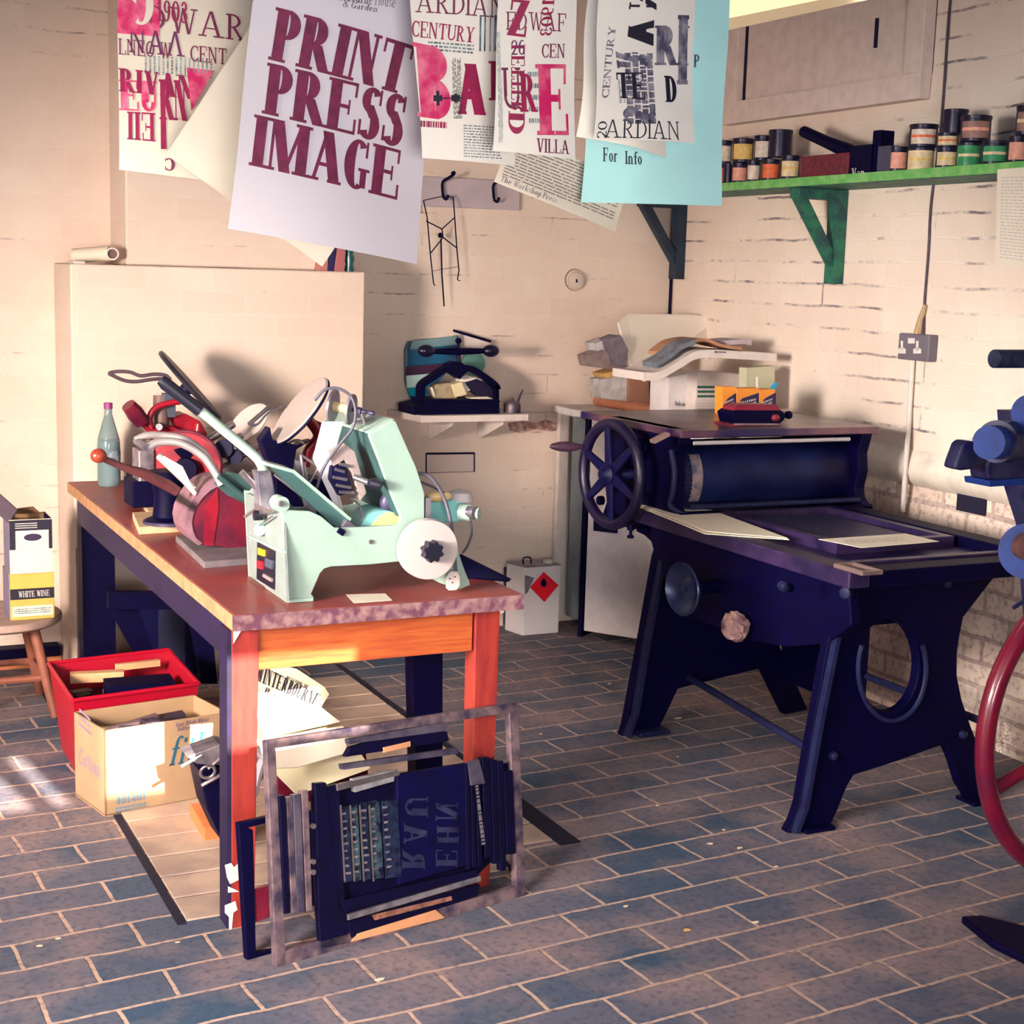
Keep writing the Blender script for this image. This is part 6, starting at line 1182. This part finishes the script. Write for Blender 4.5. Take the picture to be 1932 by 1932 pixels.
MB().prism([(xm+.0, YW1+.0, z2_-.01), (xm+.03, YW1+.02, z2_+.03), (xm-.03, YW1+.03, z2_+.09), (xm-.06, YW1+.02, z2_+.05)], (.004, .006, 0)).build('flap', mat('flap_dark', (84, 70, 84), .7), w2)
MB().prism([(xm+.02, YW1+.12, z2_), (xb_-.02, YW1+.12, z2_), (xb_-.05, YW1+.08, z2_+.03), (xm+.04, YW1+.08, z2_+.025)], (0, .004, 0)).build('flap', carti, w2)
skb = aY(60, 1290, 5.64)
tag(MB().bb(-.6, .88, 5.63, 5.67, .0, .045).build('skirting_plank', mat('skirting_orange', (206, 128, 88), .6, var=.3), bevel=.003), 'low orange-brown plank on the floor against the left wall', 'plank')
tag(MB().bb(-.6, .87, 5.60, 5.668, .046, .085).build('dark_plank', navy, bevel=.003), 'dark board lying on the orange plank at the left wall', 'plank')
tag(MB().bb(.885, .905, 5.27, 5.325, 0, .50).build('wood_strip', mat('grey_plank', (90, 70, 90), .7, var=.5, vs=20), bevel=.002), 'narrow weathered strip leaning beside the far left bench leg', 'strip')
# ================================================================ UNDER THE BENCH
ub = thing('crossed_trestle', 'dark trestle frame standing in shadow under the far end of the bench', 'trestle', (1.2, 4.95, 0))
MB().prism(Yp([(350, 1085), (402, 1200), (410, 1290), (380, 1290), (366, 1200), (330, 1090)], 4.75), (0, .04, 0)).build('leg', navy, ub)
MB().prism(Yp([(205, 1118), (400, 1118), (400, 1150), (205, 1150)], 4.9), (0, .04, 0)).build('rail', navy, ub)
MB().prism(Yp([(208, 1150), (262, 1150), (300, 1260), (268, 1260)], 4.95), (0, .04, 0)).build('leg', navy, ub)
bb_ = thing('dark_infill', 'dark boards added to darken the space under the bench by the chimney breast', 'boards', (1.3, 5.2, 0))  # navy sheets added in place of the deep shade under the bench
for k, (x0_, x1_, yt) in enumerate(((250, 300, 1120), (300, 350, 1150), (352, 372, 1152))):
    MB().prism(Yp([(x0_, 1285), (x1_, 1285), (x1_, yt), (x0_, yt)], 5.24-.01*k), (0, .02, 0)).build('board', navy2 if k != 1 else mat('slate_infill', (30, 34, 70), .6, var=.4), bb_)
# poster boards: WINTERBOURNE
wp = thing('show_card', 'pale green-grey card lettered WELCOME TO WINTERBOURNE leaning under the bench', 'sign', aY(540, 1390, 3.5))
cd = mat('card_sage', (214, 206, 176), .7, var=.06)
pn_ = Vector((-.1, -.75, .55)).normalized(); pc = aY(530, 1330, 3.52)
def oncard(x, y): return aP(x, y, pc, pn_)
def card(pts, name, m_, o, off=0.): return MB().prism([oncard(x, y)+pn_*off for x, y in pts], pn_*-.003).build(name, m_, o)
card([(470, 1240), (560, 1262), (612, 1296), (621, 1310), (606, 1334), (640, 1362), (700, 1450), (560, 1500), (480, 1420)], 'card', cd, wp)
q = MB(); fo = lambda x, y: oncard(x, y)+pn_*.002
place(word_quads('WINTERBOURNE', T=.24, cond=.7), [(482, 1284), (596, 1332), (607, 1312), (488, 1254)], fo, q); q.build('lettering', ink, wp, merge=False)
q = MB(); place(word_quads('WELCOME TO', T=.2, cond=.8), [(538, 1280), (580, 1299), (582, 1294), (541, 1275)], fo, q); place(word_quads('. . House', T=.24), [(488, 1302), (528, 1320), (531, 1311), (492, 1292)], fo, q); q.build('small_lettering', ink, wp, merge=False)
pb = thing('paper_stack', 'stack of cream and yellowish sheets leaning behind the type forme under the bench', 'paper', aY(560, 1430, 3.3))
pn2 = Vector((0, -.8, .6)).normalized(); pc2 = aY(560, 1430, 3.36)
for k, (pts, m_) in enumerate((([(488, 1395), (648, 1370), (655, 1420), (560, 1448), (500, 1450)], cream), ([(515, 1430), (645, 1402), (652, 1416), (520, 1450)], mat('yellow_sheet', (214, 200, 150), .7)), ([(480, 1340), (600, 1330), (642, 1362), (500, 1392)], cream))):
    MB().prism([aP(x, y, pc2-pn2*.006*k, pn2) for x, y in pts], pn2*-.003).build('sheet', m_, pb)
tag(MB().prism(Yp([(520, 1446), (690, 1415), (700, 1500), (525, 1520)], 3.44), (0, .05, 0)).build('dark_red_box', redd, bevel=.003), 'dark red box under the paper stack behind the type forme', 'box')
# roller / clamp thing left of the leg
rm = thing('ink_roller_frame', 'greyish metal roller frame lying at the left foot of the bench by the carton', 'tool', aZ(420, 1560, 0))
Yr = 3.55
MB().prism(Yp([(352, 1428), (415, 1405), (480, 1412), (495, 1440), (440, 1445), (372, 1442)], Yr), (0, .08, 0)).build('plate', steel2, rm, bevel=.003)
MB().prism(Yp([(376, 1455), (430, 1440), (500, 1435), (486, 1500), (460, 1560), (420, 1590), (392, 1530)], Yr+.02), (0, .12, 0)).build('body', navy, rm, bevel=.004)
for a1, a2, b1, b2 in ((342, 1446, 380, 1424), (380, 1482, 420, 1460), (392, 1450, 415, 1430)): MB().tube([aY(a1, a2, Yr-.01), aY(b1, b2, Yr-.01)], .005, 8).build('rod', steel, rm, smooth=True)
MB().torus(aY(392, 1456, Yr-.01), (0, 1, .3), .018, .004).build('ring', steel, rm, smooth=True)
MB().tube(sm([aY(480, 1412, 3.45), aY(496, 1428, 3.45), aY(490, 1450, 3.45), aY(478, 1500, 3.45)]), .011, 8).build('strap', mat('strap_grey', (150, 146, 158), .5), rm, smooth=True)
tag(MB().prism([aZ(358, 1543, .001), aZ(398, 1538, .001), aZ(440, 1580, .001), aZ(386, 1590, .001)], (0, 0, .04)).build('wood_block', mat('orange_block', (222, 130, 78), .6, var=.15), bevel=.002), 'orange-brown wooden block on the floor slabs left of the near leg', 'block')
# ================================================================ TYPE FORMES IN THEIR CHASES
iron3 = mat('chase_iron', (140, 116, 120), .5, metal=.4, var=.5, vs=24, col2=(60, 54, 80)); fur = mat('furniture_grey', (96, 88, 104), .5, metal=.3, var=.5, vs=20, col2=(50, 46, 74)); furd = mat('furniture_dark', (6, 3, 42), .6, var=.4, vs=30, spec=.15); tanw = mat('tan_reglet', (206, 146, 106), .6, var=.2)
ch1 = thing('type_chase', 'large steel chase of locked-up type leaning against the near end of the bench', 'printing forme', aZ(755, 1757, 0))
cnr = [aZ(521, 1826, 0), aZ(992, 1690, 0)]
# plane through the foot line leaning back to the bench
ft = (cnr[1]-cnr[0]).normalized(); tr = aY(978, 1325, 3.17); pnF = ft.cross(tr-cnr[1]).normalized()
if pnF.y > 0: pnF = -pnF
def oF(x, y, off=0.): return aP(x, y, cnr[0], pnF)+pnF*off
TH = .02
def fp_(pts, name, m_, th=TH, off=0., bev=.0015, parent=None): return MB().prism([oF(x, y, off) for x, y in pts], -pnF*th).build(name, m_, parent or ch1, bevel=bev)
fp_([(521, 1826), (540, 1820), (520, 1408), (502, 1398)], 'chase_bar', iron3); fp_([(992, 1690), (975, 1695), (961, 1340), (978, 1325)], 'chase_bar', iron3)
fp_([(502, 1398), (978, 1325), (961, 1345), (520, 1412)], 'chase_bar', iron3); fp_([(521, 1826), (992, 1690), (984, 1670), (538, 1794)], 'chase_bar', iron3)
# vertical furniture, left
for x0_, x1_, xb0, xb1, yt, yb, m_ in ((525, 536, 535, 546, 1502, 1724, furd), (539, 550, 549, 560, 1505, 1722, iron3), (551, 566, 560, 574, 1500, 1722, fur), (567, 580, 577, 588, 1492, 1720, iron3), (593, 614, 600, 640, 1478, 1715, furd)):
    fp_([(xb0, yb), (xb1, yb-2), (x1_, yt-2), (x0_, yt)], 'furniture', m_, .018, .004)
fp_([(582, 1530), (612, 1525), (640, 1498), (648, 1700), (596, 1712)], 'quoin_block', furd, .02, 0)
for y in (1558, 1625, 1645): MB().cyl(oF(589, y, .0), oF(589, y, .008), .006, 10).build('quoin', steel, ch1)
fp_([(612, 1485), (640, 1478), (650, 1700), (624, 1708)], 'furniture', furd, .018, .003)
# type columns (pale lines of metal type)
rnd = random.Random(11)
for k, (x0_, x1_) in enumerate(((640, 655), (658, 672), (676, 690), (694, 714), (718, 748))):
    fp_([(x0_+8, 1665-2*k), (x1_+8, 1661-2*k), (x1_, 1520-3*k), (x0_, 1524-3*k)], 'type_column', mat('type_metal%d' % (k % 2), (84, 110, 124) if k % 2 else (48, 60, 92), .4, metal=.5, var=.6, vs=60, col2=(24, 24, 58)), .018, .005, .0008)
    if k < 4: fp_([(x0_+7, 1662), (x0_+9, 1662), (x0_+1, 1518), (x0_-1, 1520)], 'lead_rule', steel, .004, .008, 0)
    q = MB()
    for j in range(9):
        yy_ = 1534+14*j-3*k; a = x0_+2+(j*.9); q.prism([oF(a, yy_+3, .0075), oF(a+rnd.uniform(5, 10), yy_+2, .0075), oF(a+rnd.uniform(5, 10), yy_-2, .0075), oF(a, yy_-1, .0075)], -pnF*.002)
    q.build('type_face', steel2, ch1, merge=False)
fp_([(632, 1480), (750, 1452), (752, 1462), (634, 1492)], 'steel_rule', steel, .012, .006); fp_([(668, 1495), (742, 1474), (744, 1452), (664, 1470)], 'pale_block', mat('pale_block', (170, 168, 176), .4, metal=.3, var=.5, vs=30), .016, .004)
fp_([(592, 1500), (966, 1440), (960, 1600), (905, 1655), (650, 1730), (600, 1720)], 'dark_gap_filler', furd, .004, -.012)  # dark sheet added behind the forme so its open gaps read dark
# large reversed wood letters
LT = mat('wood_type', (7, 4, 56), .6, spec=.15, var=.3, vs=20); LTe = mat('wood_type_face', (54, 58, 92), .35, metal=.2, var=.5, vs=20, col2=(30, 28, 64))
fp_([(752, 1668), (890, 1630), (882, 1440), (748, 1462)], 'wood_type_block', LT, .02, .003)
for ch_, bx4 in (('R', (756, 1640, 800, 1600)), ('A', (760, 1592, 804, 1550)), ('U', (762, 1542, 806, 1500)), ('E', (820, 1636, 862, 1600)), ('H', (822, 1592, 864, 1556)), ('N', (820, 1548, 862, 1510))):
    q = MB(); x0_, y0_, x1_, y1_ = bx4; place(word_quads(ch_, T=.24), [(x0_, y0_), (x0_, y1_), (x1_, y1_), (x1_, y0_)], lambda x, y: oF(x, y, .0045), q); q.build('wood_letter', LTe, ch1, merge=False)
for k in range(3): fp_([(880+k*10, 1640-2*k), (888+k*10, 1638-2*k), (884+k*10, 1440), (876+k*10, 1442)], 'furniture', furd, .018, .004)
q = MB(); place(lines_quads(1, .8, 7, .02, 0), [(914, 1592), (900, 1480), (893, 1482), (905, 1594)], lambda x, y: oF(x, y, .0062), q); q.build('type_face', steel2, ch1, merge=False)
for x0_, x1_, yt, yb in ((908, 922, 1430, 1618), (924, 936, 1435, 1630), (937, 948, 1437, 1643), (949, 966, 1455, 1612)): fp_([(x0_+6, yb), (x1_+6, yb-2), (x1_, yt-2), (x0_, yt)], 'furniture', furd, .018, .004)
fp_([(880, 1440), (902, 1432), (914, 1478), (886, 1482)], 'steel_clip', fur, .018, .005)
# horizontal furniture top and bottom
fp_([(643, 1442), (863, 1411), (862, 1422), (645, 1452)], 'furniture', fur, .018, .006); fp_([(650, 1428), (846, 1398), (842, 1380), (720, 1392), (660, 1410)], 'furniture', furd, .018, .004)
fp_([(655, 1395), (842, 1362), (846, 1378), (656, 1404)], 'furniture', fur, .018, .006); fp_([(720, 1410), (772, 1398), (772, 1408), (722, 1420)], 'pale_slip', tanw, .01, .007)
fp_([(655, 1725), (905, 1652), (905, 1662), (655, 1736)], 'steel_rule', steel2, .014, .006); fp_([(640, 1700), (900, 1640), (903, 1652), (652, 1722)], 'furniture', furd, .018, .003)
fp_([(655, 1740), (905, 1668), (900, 1690), (662, 1770)], 'furniture', furd, .018, .002); fp_([(700, 1726), (850, 1690), (852, 1698), (705, 1736)], 'rusty_patch', mat('rusty', (150, 100, 84), .6, var=.6, vs=60), .004, .005)
for k in range(3): fp_([(662+k*4, 1776-k*5), (838-k*6, 1731-k*5), (832-k*6, 1726-k*5), (665+k*4, 1771-k*5)], 'tan_reglet', tanw, .012, .005, .0005)
fp_([(600, 1712), (652, 1700), (660, 1780), (606, 1790)], 'furniture', furd, .018, 0)
# second smaller chase behind it at the leg
ch2 = thing('type_chase', 'dark empty iron chase leaning behind the large one at the near leg', 'printing forme', aZ(490, 1800, 0))
nb = ft.cross(Vector((0, .10, 1))).normalized(); nb = -nb if nb.y > 0 else nb
c2 = aZ(466, 1812, 0)+Vector((0, .0, .0))
def oG(x, y, off=0.): return aP(x, y, c2, nb)+nb*off
for pts in ([(466, 1812), (484, 1816), (478, 1566), (450, 1554)], [(466, 1812), (530, 1800), (530, 1790), (468, 1800)], [(450, 1554), (510, 1540), (510, 1552), (452, 1566)]):
    MB().prism([oG(x, y) for x, y in pts], -nb*.018).build('chase_bar', navy, ch2, bevel=.002)
MB().prism([oG(x, y, -.004) for x, y in ((484, 1680), (522, 1668), (526, 1725), (486, 1740))], -nb*.01).build('dark_plate', redd, ch2)
# ================================================================ LITTER
rnd = random.Random(21); i = 0
lit = mat('litter_cream', (236, 214, 180), .8); lit2 = mat('litter_yellow', (226, 180, 96), .8)
for x, y, s_ in ((1280, 1355, .022), (1425, 1740, .012), (1296, 1755, .014), (1395, 1600, .012), (1465, 1635, .009), (1340, 1592, .012), (717, 1848, .014), (1278, 1428, .007), (1366, 1566, .007), (110, 1771, .009), (75, 1785, .008), (335, 1778, .008), (340, 1630, .018), (1240, 1520, .008), (1180, 1710, .010), (1020, 1385, .010), (1150, 1290, .012), (1224, 1242, .02)):
    c = aZ(x, y, .001); a = rnd.uniform(0, 3)
    pts = [c+Vector((math.cos(a+t)*s_*rnd.uniform(.5, 1), math.sin(a+t)*s_*.6*rnd.uniform(.5, 1), 0)) for t in (0, 1.3, 2.6, 3.8, 5.1)]
    tag(MB().prism(pts, (0, 0, .0015)).build('paper_scrap', lit2 if i == 2 else lit), 'tiny torn paper scrap lying on the brick floor', 'paper scrap', 'paper scraps on the floor'); i += 1
